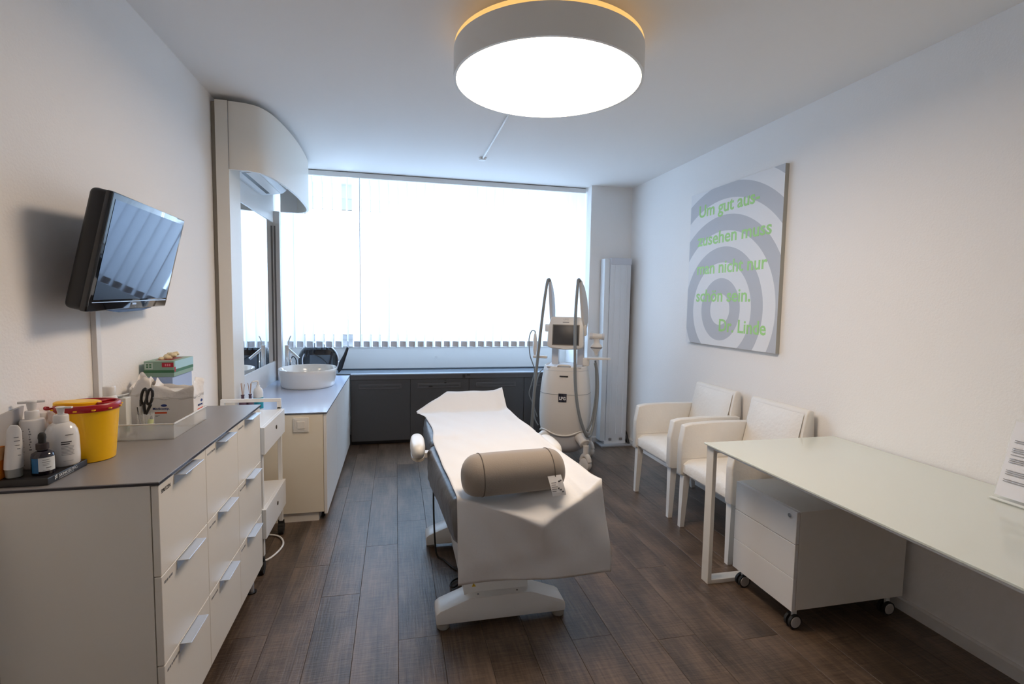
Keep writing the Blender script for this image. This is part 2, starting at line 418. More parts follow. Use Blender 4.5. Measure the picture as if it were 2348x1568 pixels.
wl = B(); box(wl, -.0009, .0009, -.0012, -.0005, .004, .0105); box(wl, -.0009, .0009, -.0012, -.0005, .0018, .0032); wl.transform(Matrix.Translation((.345, 2.2215, .162)) @ Matrix.Rotation(math.radians(-29), 4, 'X'))
obj('warning_mark', wl, inkd, wp)
for x in (.36, .54): obj('bolt', cy((x, 2.190, .1415), (x, 2.190, .1445), .004, seg=12), inkg, bed)
for s in (.34, .62):
    obj('frame_rail', bx(s-.02, s+.02, 2.12, 3.45, .42, .47, bev=.004), mat('bed_dark_steel', (.05, .05, .055), .5), bed)
# cushions: rounded pads whose left flank shows
def pad(y0, y1, z00, z01, th, x0=.215, x1=.800, wr=.006, taper=0):
    bm = B(); nu, nv = 28, 36
    W, Ld = (x1-x0)/2, (y1-y0)/2; cx, cyy = (x0+x1)/2, (y0+y1)/2
    def top(u, v): return z00+(z01-z00)*v
    def fn(sgn):
        def g(u, v):
            a, b_ = (u-.5)*2, (v-.5)*2
            return a, b_
        return g
    # superellipsoid-like pad
    rings = []
    prof = []
    for i in range(13):
        a = -PI/2+PI*i/12; prof.append((max(.02, abs(math.cos(a))**.35), math.copysign(abs(math.sin(a))**.55, math.sin(a))))
    for r, h in prof:
        ring = []
        for k in range(96):
            t = 2*PI*k/96; ca, sa = math.cos(t), math.sin(t)
            ex = .13
            px = math.copysign(abs(ca)**ex, ca); py = math.copysign(abs(sa)**ex, sa)
            x = cx+px*(W-.03*(1-r)*1.6); y = cyy+py*(Ld-.03*(1-r)*1.6)
            z = z00+(z01-z00)*((y-y0)/(y1-y0))-th/2+h*th/2
            wv = wr*math.sin(y*55+z*40)*math.sin(z*70+y*21)*(1 if r > .6 else 0)
            ring.append(bm.verts.new((x+wv*px+(taper*(1-(y-y0)/(y1-y0))**1.3 if px < 0 else 0), y, z)))
        rings.append(ring)
    for a, b_ in zip(rings, rings[1:]):
        for k in range(96): bm.faces.new((a[k], a[(k+1) % 96], b_[(k+1) % 96], b_[k]))
    bm.faces.new(rings[0][::-1]); bm.faces.new(rings[-1])
    return bm
obj('leg_cushion', pad(2.06, 2.96, .616, .622, .20, .172, .800, .007, .068), vinyl, bed, smooth=50)
obj('back_cushion', pad(2.95, 3.66, .632, .640, .16, .190, .795), vinyl, bed, smooth=50)
obj('head_cushion', pad(3.64, 3.82, .638, .745, .07, .36, .735, .002), vinyl, bed, smooth=50)
arm_m = mat('armrest_white', (.82, .80, .76), .35)
for sx, xc in ((-1, .122), (1, .915)):
    bm = B(); lathe(bm, [(.55, -.036), (.9, -.028), (1, -.008), (1, .012), (.93, .032), (.75, .043), (.35, .047)], (xc, 2.98, .612), seg=40, sx=.042, sy=.165, sup=2.6)
    for v in bm.verts:
        if sx > 0: v.co += Vector((0, -.05, -.025))
    a = obj('armrest', bm, arm_m, bed, smooth=True)
    bm = B(); lathe(bm, [(.9, -.014), (.98, -.012), (.98, 0), (.9, .002)], (xc, 2.98, .577), seg=40, sx=.040, sy=.155, sup=2.6); obj('armrest_base', bm, mat('armrest_grey', srgb(190, 180, 165), .4), a, smooth=40)
    obj('armrest_bracket', bx(min(xc, .5-.16*-sx*-1), max(xc, .5+.16*sx), 2.95, 3.01, .545, .575) if False else (bx(xc, .26, 2.95, 3.01, .55, .577) if sx < 0 else bx(.75, xc, 2.95, 3.01, .55, .577)), bw, a)
# paper sheet
sheet_bm = B()
def sheet(u, v):
    # v across (0 left .. 1 right), u along: 0 bottom of the drape .. 1 head end
    a = .235; b_ = .30
    tri = max(0, 1-abs(v-.53)/(.47 if v > .53 else .53)); edge_y = 2.045-.118*tri**1.1 + .015*v
    edge_z = .648-.105*tri**1.5 + .010*max(0, (v-.85)/.15)
    if u < a:
        t = u/a
        zb = .280-.012*v; yb = 2.035+.01*math.sin(v*7)
        xb0, xb1 = .250, .945; xt0, xt1 = .243, .885
        k = t
        y = yb+(edge_y-yb)*k**2.6+.018*math.sin(k*PI)*math.sin(v*PI*1.0+.3)*-1
        z = zb+(edge_z-zb)*k
        x = (xb0+(xb1-xb0)*v)*(1-k)+(xt0+(xt1-xt0)*v)*k
        y += .006*math.sin(v*23+k*5)*math.sin(k*PI)+.004*math.sin(v*9-k*11)*(1-k)
        if v > .93 and k < .16: x -= (v-.93)/.07*.012*(1-k/.16)
        return Vector((x, y, z))
    t = (u-a)/(1-a)
    Yend = 3.845
    yy = edge_y+(Yend-edge_y)*t
    # diagonal cut of the left head corner
    if v < .36:
        lim = 3.845-.165*(1-v/.36)
        yy = edge_y+(lim-edge_y)*t
    def top(y):
        if y < 2.95: return .640+.003*math.sin(y*9)
        if y < 3.66: return .640+.010*(y-2.95)/.71+.004*math.sin((y-2.95)*12)
        return .650+(y-3.66)*.128/.19
    blend = max(0, 1-(yy-edge_y)/.13)**1.2
    z = top(yy)*(1-blend)+edge_z*blend+.004
    x0 = .243-.062*max(0, min(1, (yy-2.1)/1.5))-.045*max(0, (yy-3.55)/.15 if yy < 3.7 else 1)
    if 2.95 < yy < 3.66: x0 += .030*math.sin((yy-2.95)/.71*PI)
    x1 = .885-.085*max(0, min(1, (yy-2.1)/1.5))
    x = x0+(x1-x0)*v
    if .02 < v < .84: z -= .010*max(0, 1-((yy-2.10)/.16)**2)
    # upturned right edge
    if v > .90: z += .026*((v-.90)/.10)**1.3
    # creases
    z += .0035*math.sin(yy*17+v*9)*math.sin(v*13+yy*3)*(1 if v < .97 else 0)
    if yy < 2.35: z += .006*math.sin(v*11+1.2)*max(0, 1-abs(yy-2.12)/.2)
    z += .012*max(0, 1-abs(yy-3.02)/.10)*max(0, 1-v/.45)
    return Vector((x, yy, z))
grid(sheet_bm, 110, 56, sheet)
sh = obj('paper_sheet', sheet_bm, paper, smooth=True); tag(sh, 'white paper sheet spread over the treatment bed, hanging over its near end', 'paper sheet')
solid(sh, .0012)
# bolster
bo = thing('bolster_cushion', 'taupe knee roll cushion lying on the paper sheet', 'cushion', (.495, 2.105, .640), math.radians(6))
BLN, BR = .228, .095
prof = []
for i in range(9):
    a = PI/2*i/8; prof.append((max(.006, BR*math.sin(a)**.75), -BLN+.070*(1-math.cos(a)) if i else -BLN))
prof = prof[:-1]+[(BR*1.0, -BLN+.072), (BR*1.0, -BLN+.076), (BR*1.015, -.1), (BR*1.02, 0), (BR*1.015, .1), (BR, BLN-.076), (BR, BLN-.072)]+[(r, -z) for r, z in prof[:-1][::-1]]
def squash(bm):
    for v in bm.verts:
        if v.co.z < .045: v.co.z = .045-(.045-v.co.z)*.55
    return bm
mtx = Matrix.Rotation(PI/2, 4, 'Y')
bm = lathe(B(), prof, (0, 0, .101), seg=56, mtx=mtx); squash(bm)
for v in bm.verts: v.co.z -= min(vv.co.z for vv in [v])*0
zmin = min(v.co.z for v in bm.verts)
for v in bm.verts: v.co.z += -zmin+.002
bol_o = obj('cover', bm, bol, bo, world=False, smooth=60)
for s in (-1, 1):
    pts = [(s*(BLN-.074), math.cos(t*2*PI/40)*(BR+.0012), .101+math.sin(t*2*PI/40)*(BR+.0012)) for t in range(41)]
    bm = tube(B(), pts, .0022, seg=6, straight=True); squash(bm)
    for v in bm.verts: v.co.z += -zmin+.002
    obj('piping', bm, mat('taupe_seam', srgb(104, 96, 90), .8), bol_o, world=False)
lab = B(); grid(lab, 4, 6, lambda u, v: Vector((.118+u*.062+.012*(1-v), -.094-.012*math.sin((1-v)*2)-.022*(1-v), .010+.078*v)))
lb = obj('care_label', lab, paper, bo, world=False); solid(lb, .0006)
m_ = face_mtx((.118, -.120, .02), (1, 0, 0), (0, -.1, 1))
bm = B()
for i in range(5): box(bm, .128, .146+.004*(i % 3), -.1295+.0034*i, -.1285+.0034*i, .030+.008*i, .0325+.008*i)
for (x, z, r) in ((.165, .066, .005), (.172, .069, .004), (.160, .040, .004), (.169, .034, .004), (.178, .026, .004)):
    box(bm, x-r, x+r, -.131+z*.35-.004, -.1295+z*.35-.004, z-r*.7, z+r*.7)
obj('label_print', bm, inkg, lb, world=False)
cb = obj('bed_cable', tube(B(), [(.205, 2.83, .408), (.205, 2.82, .30), (.215, 2.84, .10), (.228, 2.84, .012), (.262, 2.79, .007), (.30, 2.70, .007), (.34, 2.66, .007), (.37, 2.66, .007)], .005, seg=8), rubber, smooth=True); tag(cb, 'thin black cable hanging from the treatment bed to the floor', 'cable')
cb = obj('bed_cable', tube(B(), [(.37, 2.59, .008), (.325, 2.585, .008), (.285, 2.56, .008), (.27, 2.52, .008), (.285, 2.50, .008), (.32, 2.53, .008), (.37, 2.55, .008)], .005, seg=8), rubber, smooth=True); tag(cb, 'looped end of black cable lying beside the bed base', 'cable')

# ------------------------------------------------------------------ chest of drawers
CX0, CX1, CY0, CY1, CZ0, CZ1 = -1.060, -.660, 1.605, 2.722, .107, .930
chest = thing('drawer_chest', 'cream chest of nine drawers with grey top and metal tab handles', 'chest of drawers', (-.86, 2.16, 0))
obj('body', bx(CX0, CX1-.021, CY0, CY1, CZ0, CZ1-.010), cream, chest)
obj('top_panel', bx(CX0, CX1+.004, CY0-.004, CY1+.004, CZ1-.0095, CZ1, bev=.001), greytop, chest)
obj('top_edge', bx(CX0, CX1+.0045, CY0-.0045, CY1+.0045, CZ1-.0098, CZ1-.0030), mat('top_core', srgb(40, 38, 48), .5), chest)
DW = (CY1-CY0)/3; DH = (CZ1-.012-CZ0)/3
hm = B(); box(hm, 0, .034, -.075, .075, -.002, 0, bev=.0006, seg=1); box(hm, 0, .0018, -.075, .075, -.030, -.002)
hme = bpy.data.meshes.new('handle'); bmesh.ops.recalc_face_normals(hm, faces=hm.faces); hm.to_mesh(hme); hm.free(); hme.materials.append(alu)
labels = {(0, 2): 'SPRITZEN'}
for c in range(3):
    for r in range(3):
        y0, y1 = CY0+c*DW, CY0+(c+1)*DW; z0, z1 = CZ0+r*DH, CZ0+(r+1)*DH
        d = obj('drawer', bx(CX1-.019, CX1, y0+.0015, y1-.0015, z0+.0015, z1-.0015, bev=.0012, seg=1), cream, chest)
        h = bpy.data.objects.new('handle', hme); COL.objects.link(h); h.parent = d
        h.location = Vector((CX1, (y0+y1)/2-.005, z1-.003))-Vector(chest.location)
        m_ = face_mtx((CX1+.0001, y0+.018, z1-.030), (0, 1, 0), (0, 0, 1))
        if (c, r) == (0, 2): lettering('SPRITZEN', .062, .011, inkd, d, m_, bold=.01)
        else:
            rnd = random.Random(c*7+r); x = 0; rc = []
            tot = .05+.05*rnd.random()
            while x < tot:
                ln = .004+.010*rnd.random(); rc.append((x, x+ln, 0, .006+.002*rnd.random())); x += ln+.002+.004*rnd.random()
            strips(d, m_, rc, inkg, name='drawer_label')
for (x, y) in ((-1.0, 1.66), (-.70, 1.66), (-1.0, 2.66), (-.70, 2.66)):
    f = obj('foot', cy((x, y, .006), (x, y, CZ0), .012, seg=16), alu, chest, smooth=40)
    obj('foot_plate', cy((x, y, 0), (x, y, .006), .024, seg=20), black, f, smooth=40)

# ------------------------------------------------------------------ trolley
tro = thing('drawer_trolley', 'white metal trolley with two drawers behind the drawer chest', 'trolley', (-.83, 3.1, 0))
TX0, TX1, TY0, TY1 = -1.02, -.685, 2.86, 3.335
for x in (TX0, TX1-.022):
    for y in (TY0, TY1-.022):
        obj('post', bx(x, x+.022, y, y+.022, .085, .80 if y > 3 else .735, bev=.002), whitem, tro)
hb = B(); box(hb, TX0, TX1, TY1-.022, TY1, .832, .852, bev=.002); box(hb, TX0, TX0+.022, TY1-.022, TY1, .79, .833); box(hb, TX1-.022, TX1, TY1-.022, TY1, .79, .833); obj('push_handle', hb, whitem, tro)
for z0, z1 in ((.640, .785), (.185, .345)):
    t = B(); box(t, TX0-.01, TX1-.005, TY0-.006, TY1-.026, z0+.012, z0+.020); box(t, TX0-.01, TX0, TY0-.006, TY1-.026, z0+.012, z1-.01)
    box(t, TX0-.01, TX1-.003, TY0-.008, TY0-.002, z0, z1-.012); box(t, TX0-.01, TX1-.003, TY1-.024, TY1-.018, z0, z1-.012)
    box(t, TX0-.01, TX1, TY0-.012, TY1-.018, z1-.012, z1, bev=.002)
    b_ = obj('drawer_box', t, whitem, tro)
    fr = obj('drawer_front', bx(TX1-.003, TX1+.016, TY0-.016, TY1+.004, z0, z1-.001, bev=.002), whitem, tro)
    l = obj('lock', cy((TX1+.012, 3.11, (z0+z1)/2+.012), (TX1+.019, 3.11, (z0+z1)/2+.012), .011, seg=20), mat('lock_dark', (.03, .02, .018), .3, metal=.6), fr, smooth=40)
for z in (.70, .60): obj('screw', cy((TX1-.011, TY0+.0005, z), (TX1-.011, TY0-.003, z), .004, seg=12), dark, tro)
bkp = obj('back_panel', bx(TX0-.004, TX0, TY0+.02, TY1-.02, .35, .62), whitem, tro)
for x in (TX0+.011, TX1-.011):
    for y in (TY0-.02, TY1-.011):
        c = obj('caster', cy((x-.014, y, .030), (x+.014, y, .030), .030, seg=24), rubber, tro, smooth=40)
        obj('caster_fork', prism(B(), [(y-.026, .034), (y+.026, .034), (y+.020, .060), (y+.009, .068), (y+.009, .088), (y-.009, .088), (y-.009, .068), (y-.020, .060)], 'x', x-.017, x+.017), rubber, c)
cb = obj('trolley_cord', tube(B(), [(-.86, 3.30, .006), (-.78, 3.31, .006), (-.70, 3.27, .006), (-.655, 3.17, .006), (-.665, 3.06, .006), (-.71, 2.97, .006), (-.80, 2.93, .006)], .006, seg=8), whitem, smooth=True); tag(cb, 'white cord curving on the floor under the trolley', 'cable')

# ------------------------------------------------------------------ wash unit
KX, KY0, KY1, KZ = -.443, 3.475, 5.18, .727
wash = thing('vanity_cabinet', 'long cream vanity cabinet with three white doors along the left wall', 'cabinet', (-.76, 4.3, 0))
obj('body', bx(XL+.002, KX-.022, KY0, KY1, .062, KZ-.010), mat('beige_panel', srgb(234, 224, 204), .45), wash)
bounds = [KY0+.002, 4.07, 4.64, KY1]
for a, b_ in zip(bounds, bounds[1:]): obj('door', bx(KX-.020, KX, a+.002, b_-.002, .045, KZ-.0105, bev=.0015, seg=1), white, wash)
obj('plinth', bx(XL+.05, KX-.055, KY0+.012, KY1, 0, .062), cream, wash)
for y in (3.56, 4.4): obj('foot', cy((KX-.035, y, 0), (KX-.035, y, .062), .012, seg=16), black, wash)
obj('worktop', bx(XL+.002, KX+.003, KY0-.004, KY1+.002, KZ-.0098, KZ, bev=.001), bluetop, wash)
obj('worktop_edge', bx(XL+.002, KX+.0035, KY0-.0045, KY1, KZ-.0100, KZ-.0035), mat('worktop_core', srgb(60, 66, 78), .5), wash)
sw = thing('wall_switch', 'cream square rocker switch on the end of the vanity cabinet', 'switch', (-.597, KY0, .648))
obj('frame', bx(-.645, -.549, KY0-.009, KY0, .600, .696, bev=.004), cream, sw); obj('inner_frame', bx(-.634, -.560, KY0-.0115, KY0-.009, .611, .685, bev=.001), cream, sw)
obj('rocker', bx(-.621, -.573, KY0-.016, KY0-.011, .624, .672, bev=.002), cream, sw)
# basin
bs = lathe(B(), [(.86, .0), (.90, .004), (.925, .02), (.96, .07), (.985, .12), (1.0, .146), (.985, .152), (.965, .148), (.93, .10), (.86, .05), (.6, .03), (.12, .022)], (-.728, 4.60, KZ), seg=64, sx=.232, sy=.275, sup=2.1)
bas = obj('washbasin', bs, mat('ceramic', (.82, .80, .76), .12, coat=.4), smooth=50); tag(bas, 'white oval washbasin sitting on the vanity worktop', 'washbasin')
# tap
tap = thing('basin_tap', 'tall chrome basin tap with curved lever behind the washbasin', 'tap', (-.96, 4.93, KZ))
tx, ty = -.957, 4.93
obj('body', cy((tx, ty, KZ), (tx, ty, 1.045), .020, seg=24), chrome, tap, smooth=40)
obj('spout', cy((tx+.012, ty-.004, 1.01), (tx+.105, ty-.03, .925), .0125, seg=20), chrome, tap, smooth=40)
obj('lever', tube(B(), [(tx+.012, ty, 1.045), (tx+.014, ty, 1.08), (tx+.026, ty, 1.115), (tx+.034, ty, 1.13)], .0048, seg=10), chrome, tap, smooth=True)
obj('lift_rod', cy((tx+.032, ty-.005, KZ), (tx+.030, ty-.005, .98), .004, seg=10), chrome, tap, smooth=True)
# reed diffusers and soap on the worktop
for i, (x, y, lab_) in enumerate(((-.948, 3.505, 'purple glass reed diffuser left of the other one, behind the trolley handle'), (-.912, 3.535, 'purple glass reed diffuser next to the white soap pump'))):
    t = thing('reed_diffuser', lab_, 'diffuser', (x, y, KZ), group='reed diffusers')
    obj('bottle', lathe(B(), [(.020, 0), (.022, .003), (.022, .070), (.018, .082), (.009, .088), (.009, .112), (.011, .114), (.011, .120)], (x, y, KZ), seg=28), mat('violet_glass', (.16, .09, .14), .08, coat=.5, trans=.35), t, smooth=50)
    for k in range(3):
        a = 2.1*k+.5+i; obj('reed', cy((x, y, KZ+.09), (x+.012*math.cos(a), y+.012*math.sin(a), KZ+.185+.006*k), .0016, seg=8), mat('reed_wood', srgb(176, 130, 92), .7), t)
t = thing('soap_pump', 'white soap pump bottle with teal label by the mirror', 'bottle', (-.880, 3.60, KZ))
obj('bottle', lathe(B(), [(.028, 0), (.030, .004), (.030, .120), (.024, .142), (.012, .152), (.012, .165)], (-.880, 3.60, KZ), seg=32, sy=.8), mat('soap_white', (.8, .83, .86), .25), t, smooth=50)
obj('pump', tube(B(), [(-.880, 3.60, KZ+.165), (-.880, 3.60, KZ+.186), (-.887, 3.59, KZ+.192), (-.910, 3.58, KZ+.190)], .006, seg=10), white, t, smooth=True)
obj('label', lathe(B(), [(.0304, .012), (.0304, .085)], (-.880, 3.60, KZ), seg=32, sy=.8), mat('teal_label', srgb(40, 150, 170), .5), t, smooth=40)

# ------------------------------------------------------------------ mirror niche
nic = thing('mirror_unit', 'tall white mirror surround with curved canopy above the vanity', 'mirror unit', (XL, 4.2, KZ))
obj('post', bx(-1.048, -.977, 3.44, 3.665, KZ, 2.628, bev=.002), cream, nic)
obj('wall_gap_shade', bx(XL+.002, -1.048, 3.46, 3.655, KZ, 2.62), mat('painted_gap_shade', srgb(150, 142, 128), .6), nic)  # fills the gap behind the post; its darker tone paints the shade there
p2 = obj('post', bx(XL+.002, -1.005, 4.93, 5.0, KZ, 2.228, bev=.002), white, nic)
obj('groove', bx(-1.051, -1.037, 4.9285, 4.934, KZ+.0, 2.10), mat('groove_grey', srgb(120, 118, 118), .5), p2)
obj('backsplash', bx(XL+.002, XL+.024, 3.665, 4.93, KZ, .905), white, nic)
obj('head_board', bx(XL+.002, XL+.024, 3.665, 4.93, 2.125, 2.62), white, nic)
mir_m = mat('mirror_silver', (.92, .94, .94), .005, metal=1)
obj('mirror', bx(XL+.004, XL+.018, 3.665, 4.93, .905, 2.125), mir_m, nic)
out = [(-.977, 3.445), (-.93, 3.447), (-.87, 3.462), (-.815, 3.505), (-.775, 3.60), (-.748, 3.75), (-.728, 3.95), (-.716, 4.2), (-.716, 4.42), (-.722, 4.62), (-.738, 4.80), (-.775, 4.92), (-.84, 4.975), (-.93, 5.0), (-1.005, 5.0)]
sp = [(p.x, p.y) for p in spline([(x, y, 0) for x, y in out], 5)]
bm = B(); TH = .018
inn = []
for i, p in enumerate(sp):
    a = sp[max(i-1, 0)]; b_ = sp[min(i+1, len(sp)-1)]; d = Vector((b_[0]-a[0], b_[1]-a[1])).normalized(); inn.append((p[0]-d.y*TH, p[1]+d.x*TH))
rows = []
for P, z in ((sp, 2.228), (sp, 2.625), (inn, 2.625), (inn, 2.228)): rows.append([bm.verts.new((x, y, z)) for x, y in P])
for a, b_ in zip(rows, rows[1:]+rows[:1]):
    for i in range(len(a)-1): bm.faces.new((a[i], a[i+1], b_[i+1], b_[i]))
bm.faces.new([r[0] for r in rows]); bm.faces.new([r[-1] for r in rows][::-1])
can = obj('canopy', bm, cream, nic, smooth=40)
bm = B(); prism(bm, [(XL+.024, 3.66), (-.98, 3.48)]+[(x-.012 if x > -.97 else x, y) for x, y in inn[6:-1:4]]+[(-1.0, 4.98), (XL+.024, 4.98)], 'z', 2.60, 2.612); obj('canopy_top', bm, white, nic)
obj('seam', bx(-.9775, -.9755, 3.4385, 3.4405, 2.228, 2.628), inkg, nic)
bm = B(); box(bm, -1.0, -.79, 4.965, 4.98, 2.228, 2.60); obj('end_board', bm, white, nic)
ac = thing('air_conditioner', 'white split air conditioner tucked under the curved canopy', 'air conditioner', (XL+.1, 4.05, 2.4))
prof = [(XL+.026, 2.275), (XL+.06, 2.262), (XL+.20, 2.285), (XL+.232, 2.31), (XL+.240, 2.36), (XL+.240, 2.50), (XL+.21, 2.55), (XL+.026, 2.55)]
obj('casing', prism(B(), prof, 'y', 3.67, 4.42, bev=.004), mat('ac_white', (.74, .76, .78), .4), ac)
obj('air_slot', prism(B(), [(XL+.098, 2.2665), (XL+.122, 2.2705), (XL+.122, 2.278), (XL+.098, 2.274)], 'y', 3.70, 4.36), black, ac)
obj('flap', prism(B(), [(XL+.126, 2.268), (XL+.190, 2.280), (XL+.190, 2.284), (XL+.126, 2.272)], 'y', 3.70, 4.38), white, ac)

# ------------------------------------------------------------------ TV
tvw, tvh = .690, .388
s = .69/.7
TL = Vector((-.866*s, 1.880*s, 1.45+(1.783-1.45)*s)); wv = Vector((-.049, .698, .012)).normalized(); hv = Vector((-.088, -.020, -.379))
hv = (hv-wv*hv.dot(wv)).normalized(); nv = hv.cross(wv) if hv.cross(wv).x > 0 else wv.cross(hv)
ctr = TL+wv*tvw/2+hv*tvh/2
tv = bpy.data.objects.new('wall_tv', None); COL.objects.link(tv); tag(tv, 'black flat television tilted down on the left wall', 'television')
mt = Matrix((-wv, nv, -hv)).transposed().to_4x4(); mt.translation = ctr; tv.matrix_world = mt; MW[tv.name] = mt
tv.location = ctr; tv.rotation_euler = mt.to_euler()
ow, oh = tvw/2, tvh/2
fr = obj('bezel', bx(-ow, ow, -.022, 0, -oh, oh, bev=.006), blackg, tv, world=False, smooth=40)
obj('screen', bx(-ow+.022, ow-.022, -.001, .0012, -oh+.040, oh-.022), mat('tv_screen', (.004, .005, .008), .03, spec=.5), fr, world=False)
MATS['tv_screen'].node_tree.nodes['Principled BSDF'].inputs['Specular Tint'].default_value = (.22, .46, 1.0, 1)   # blue tint put in for the window's blue light reflected on the screen
obj('trim_strip', bx(-ow+.02, ow-.02, -.001, .0015, -oh+.030, -oh+.0325), alu, fr, world=False)
obj('logo_badge', bx(-.018, .018, 0, .0022, -oh+.018, -oh+.024), alu, fr, world=False)
obj('back_shell', bx(-ow+.001, ow-.001, -.066, -.008, -oh+.001, oh-.001, bev=.018, seg=4), black, tv, world=False, smooth=40)
obj('speaker_lip', prism(B(), [(-.20, -oh), (-.10, -oh-.010), (.10, -oh-.010), (.20, -oh)], 'y', -.018, -.004), mat('tv_lip', srgb(70, 92, 130), .2), tv, world=False)
arm = cy((-1.035, 2.36, 1.60), (-.985, 2.35, 1.60), .022, seg=20); a_ = obj('wall_arm', arm, black, tv)
obj('wall_plate', bx(XL, -1.035, 2.31, 2.43, 1.53, 1.67, bev=.003), black, tv)
dct = obj('cable_duct', bx(XL, XL+.018, 2.135, 2.165, .932, 1.55, bev=.002), trim_m); tag(dct, 'white cable duct running down the wall below the television', 'cable duct')

# ------------------------------------------------------------------ things on the chest
T = CZ1
pw = mat('bottle_white', (.76, .74, .72), .3)
def milky(name, col, clear, tl):
    m = bpy.data.materials.new(name); m.use_nodes = True; nt = m.node_tree; nt.nodes.clear(); N = nt.nodes.new; L = nt.links.new
    o_ = N('ShaderNodeOutputMaterial'); d = N('ShaderNodeBsdfDiffuse'); t = N('ShaderNodeBsdfTranslucent'); g = N('ShaderNodeBsdfGlossy'); tr = N('ShaderNodeBsdfTransparent')
    d.inputs[0].default_value = t.inputs[0].default_value = (*col, 1); g.inputs['Roughness'].default_value = .25
    m1 = N('ShaderNodeMixShader'); m1.inputs[0].default_value = tl; L(d.outputs[0], m1.inputs[1]); L(t.outputs[0], m1.inputs[2])
    m2 = N('ShaderNodeMixShader'); m2.inputs[0].default_value = .06; L(m1.outputs[0], m2.inputs[1]); L(g.outputs[0], m2.inputs[2])
    m3 = N('ShaderNodeMixShader'); m3.inputs[0].default_value = clear; L(m2.outputs[0], m3.inputs[1]); L(tr.outputs[0], m3.inputs[2]); L(m3.outputs[0], o_.inputs[0])
    return m
frost = milky('frosted_plastic', (.88, .88, .86), .58, .5)
ct = thing('cosmetics_tray', 'black display tray with white brand lettering under the cosmetics bottles', 'tray', (-1.0, 1.71, T))
TRZ = T+.020
tb = obj('slab', prism(B(), [(-1.058, 1.622), (-.935, 1.622), (-.932, 1.803), (-1.058, 1.803)], 'z', T, TRZ, bev=.002), mat('tray_black', (.018, .017, .018), .35), ct)
ink_w = mat('white_print', (.75, .75, .75), .6)
m_ = face_mtx((-.9334, 1.668, T+.0088), (0, 1, 0), (0, 0, 1)); lettering('SKINCEUTICALS', .108, .0075, ink_w, tb, m_, bold=.005)
strips(tb, face_mtx((-.9336, 1.650, T+.007), (0, 1, 0), (0, 0, 1)), [(0, .004, 0, .0045), (.006, .010, .002, .0065), (0, .004, .006, .0105), (.006, .010, .008, .0115)], ink_w, name='logo_mark')
strips(tb, face_mtx((-.9336, 1.668, T+.0035), (0, 1, 0), (0, 0, 1)), [(i*.007, i*.007+.005, 0, .0022) for i in range(13)], mat('grey_light_print', (.4, .4, .4), .6), name='tagline')
# squeeze tube
x, y = -1.030, 1.652
t = thing('squeeze_tube', 'white cosmetic tube standing on its cap at the tray edge', 'tube', (x, y, TRZ))
bm = B(); rings = []
for i in range(15):
    k = i/14; z = TRZ+.026+.118*k; wx = .0245-.003*k; wy = .0205*(1-k**1.7)+.003
    if k > .9: wx -= .010*(k-.9)/.1
    rings.append([bm.verts.new((x+wx*math.cos(2*PI*j/28)*.8+.006*k, y+(wx*.6+0)*0+wy*math.sin(2*PI*j/28), z)) for j in range(28)])
for a, b_ in zip(rings, rings[1:]):
    for j in range(28): bm.faces.new((a[j], a[(j+1) % 28], b_[(j+1) % 28], b_[j]))
bm.faces.new(rings[0][::-1]); bm.faces.new(rings[-1])
tt = obj('tube_body', bm, pw, t, smooth=50)
obj('cap', lathe(B(), [(.016, 0), (.018, .002), (.0195, .026)], (x, y, TRZ), seg=28), mat('tube_cap', srgb(150, 150, 146), .4), t, smooth=40)
def round_print(parent, cx, cyy, r, rows, m, z0, name='label_print'):
    """rows of (angle0, angle1, z, h) wrapped around a bottle"""
    bm = B()
    for a0, a1, z, h in rows:
        n_ = max(2, int((a1-a0)/.12)); prev = None
        for i in range(n_+1):
            a = a0+(a1-a0)*i/n_; p = (cx+r*math.cos(a), cyy+r*math.sin(a))
            cur = (bm.verts.new((p[0], p[1], z0+z)), bm.verts.new((p[0], p[1], z0+z+h)))
            if prev: bm.faces.new((prev[0], cur[0], cur[1], prev[1]))
            prev = cur
    return obj(name, bm, m, parent)
A0 = -1.05
bm_rows = [(-.95, -.55, .085, .002), (-.9, -.6, .078, .003), (-.85, -.5, .066, .002), (-.8, -.45, .055, .002), (-.75, -.45, .043, .002), (-.65, -.40, .034, .002)]
strips(tt, face_mtx((x+.012, y-.0135, TRZ+.04), (1, .55, 0), (0, 0, 1)), [(0, .010, .072, .074), (0, .012, .062, .064), (.001, .011, .050, .052), (.002, .012, .040, .042), (.003, .013, .022, .024)], inkg, name='label_print')
# tall pump bottle
x, y = -1.034, 1.742
t = thing('pump_bottle', 'tall cylindrical white pump bottle with printed panels behind the tube', 'bottle', (x, y, TRZ), group='white pump bottles')
b1 = obj('bottle', lathe(B(), [(.027, 0), (.029, .003), (.029, .135), (.027, .141), (.018, .143)], (x, y, TRZ), seg=40), pw, t, smooth=40)
obj('collar', lathe(B(), [(.0165, .143), (.0165, .164), (.015, .167), (.009, .168), (.009, .172)], (x, y, TRZ), seg=28), pw, t, smooth=40)
pmp = B(); lathe(pmp, [(.010, .172), (.012, .188), (.014, .194), (.012, .197)], (x, y, TRZ), seg=24); box(pmp, x-.030, x+.030, y-.006, y+.006, TRZ+.189, TRZ+.1965, bev=.002); pmp.transform(Matrix.Translation((x, y, 0)) @ Matrix.Rotation(.5, 4, 'Z') @ Matrix.Translation((-x, -y, 0)))
obj('pump_head', pmp, pw, t, smooth=40)
rows = [(-2.25, -1.95, .118, .0015), (-2.25, -1.75, .112, .001), (-2.25, -1.75, .092, .001), (-2.25, -1.75, .084, .001), (-2.25, -1.75, .066, .001), (-2.25, -1.75, .052, .001)]+[(-2.25, -1.85-.05*(i % 2), .044-.008*i, .0015) for i in range(6)]
round_print(b1, x, y, .0293, rows, inkg, TRZ)
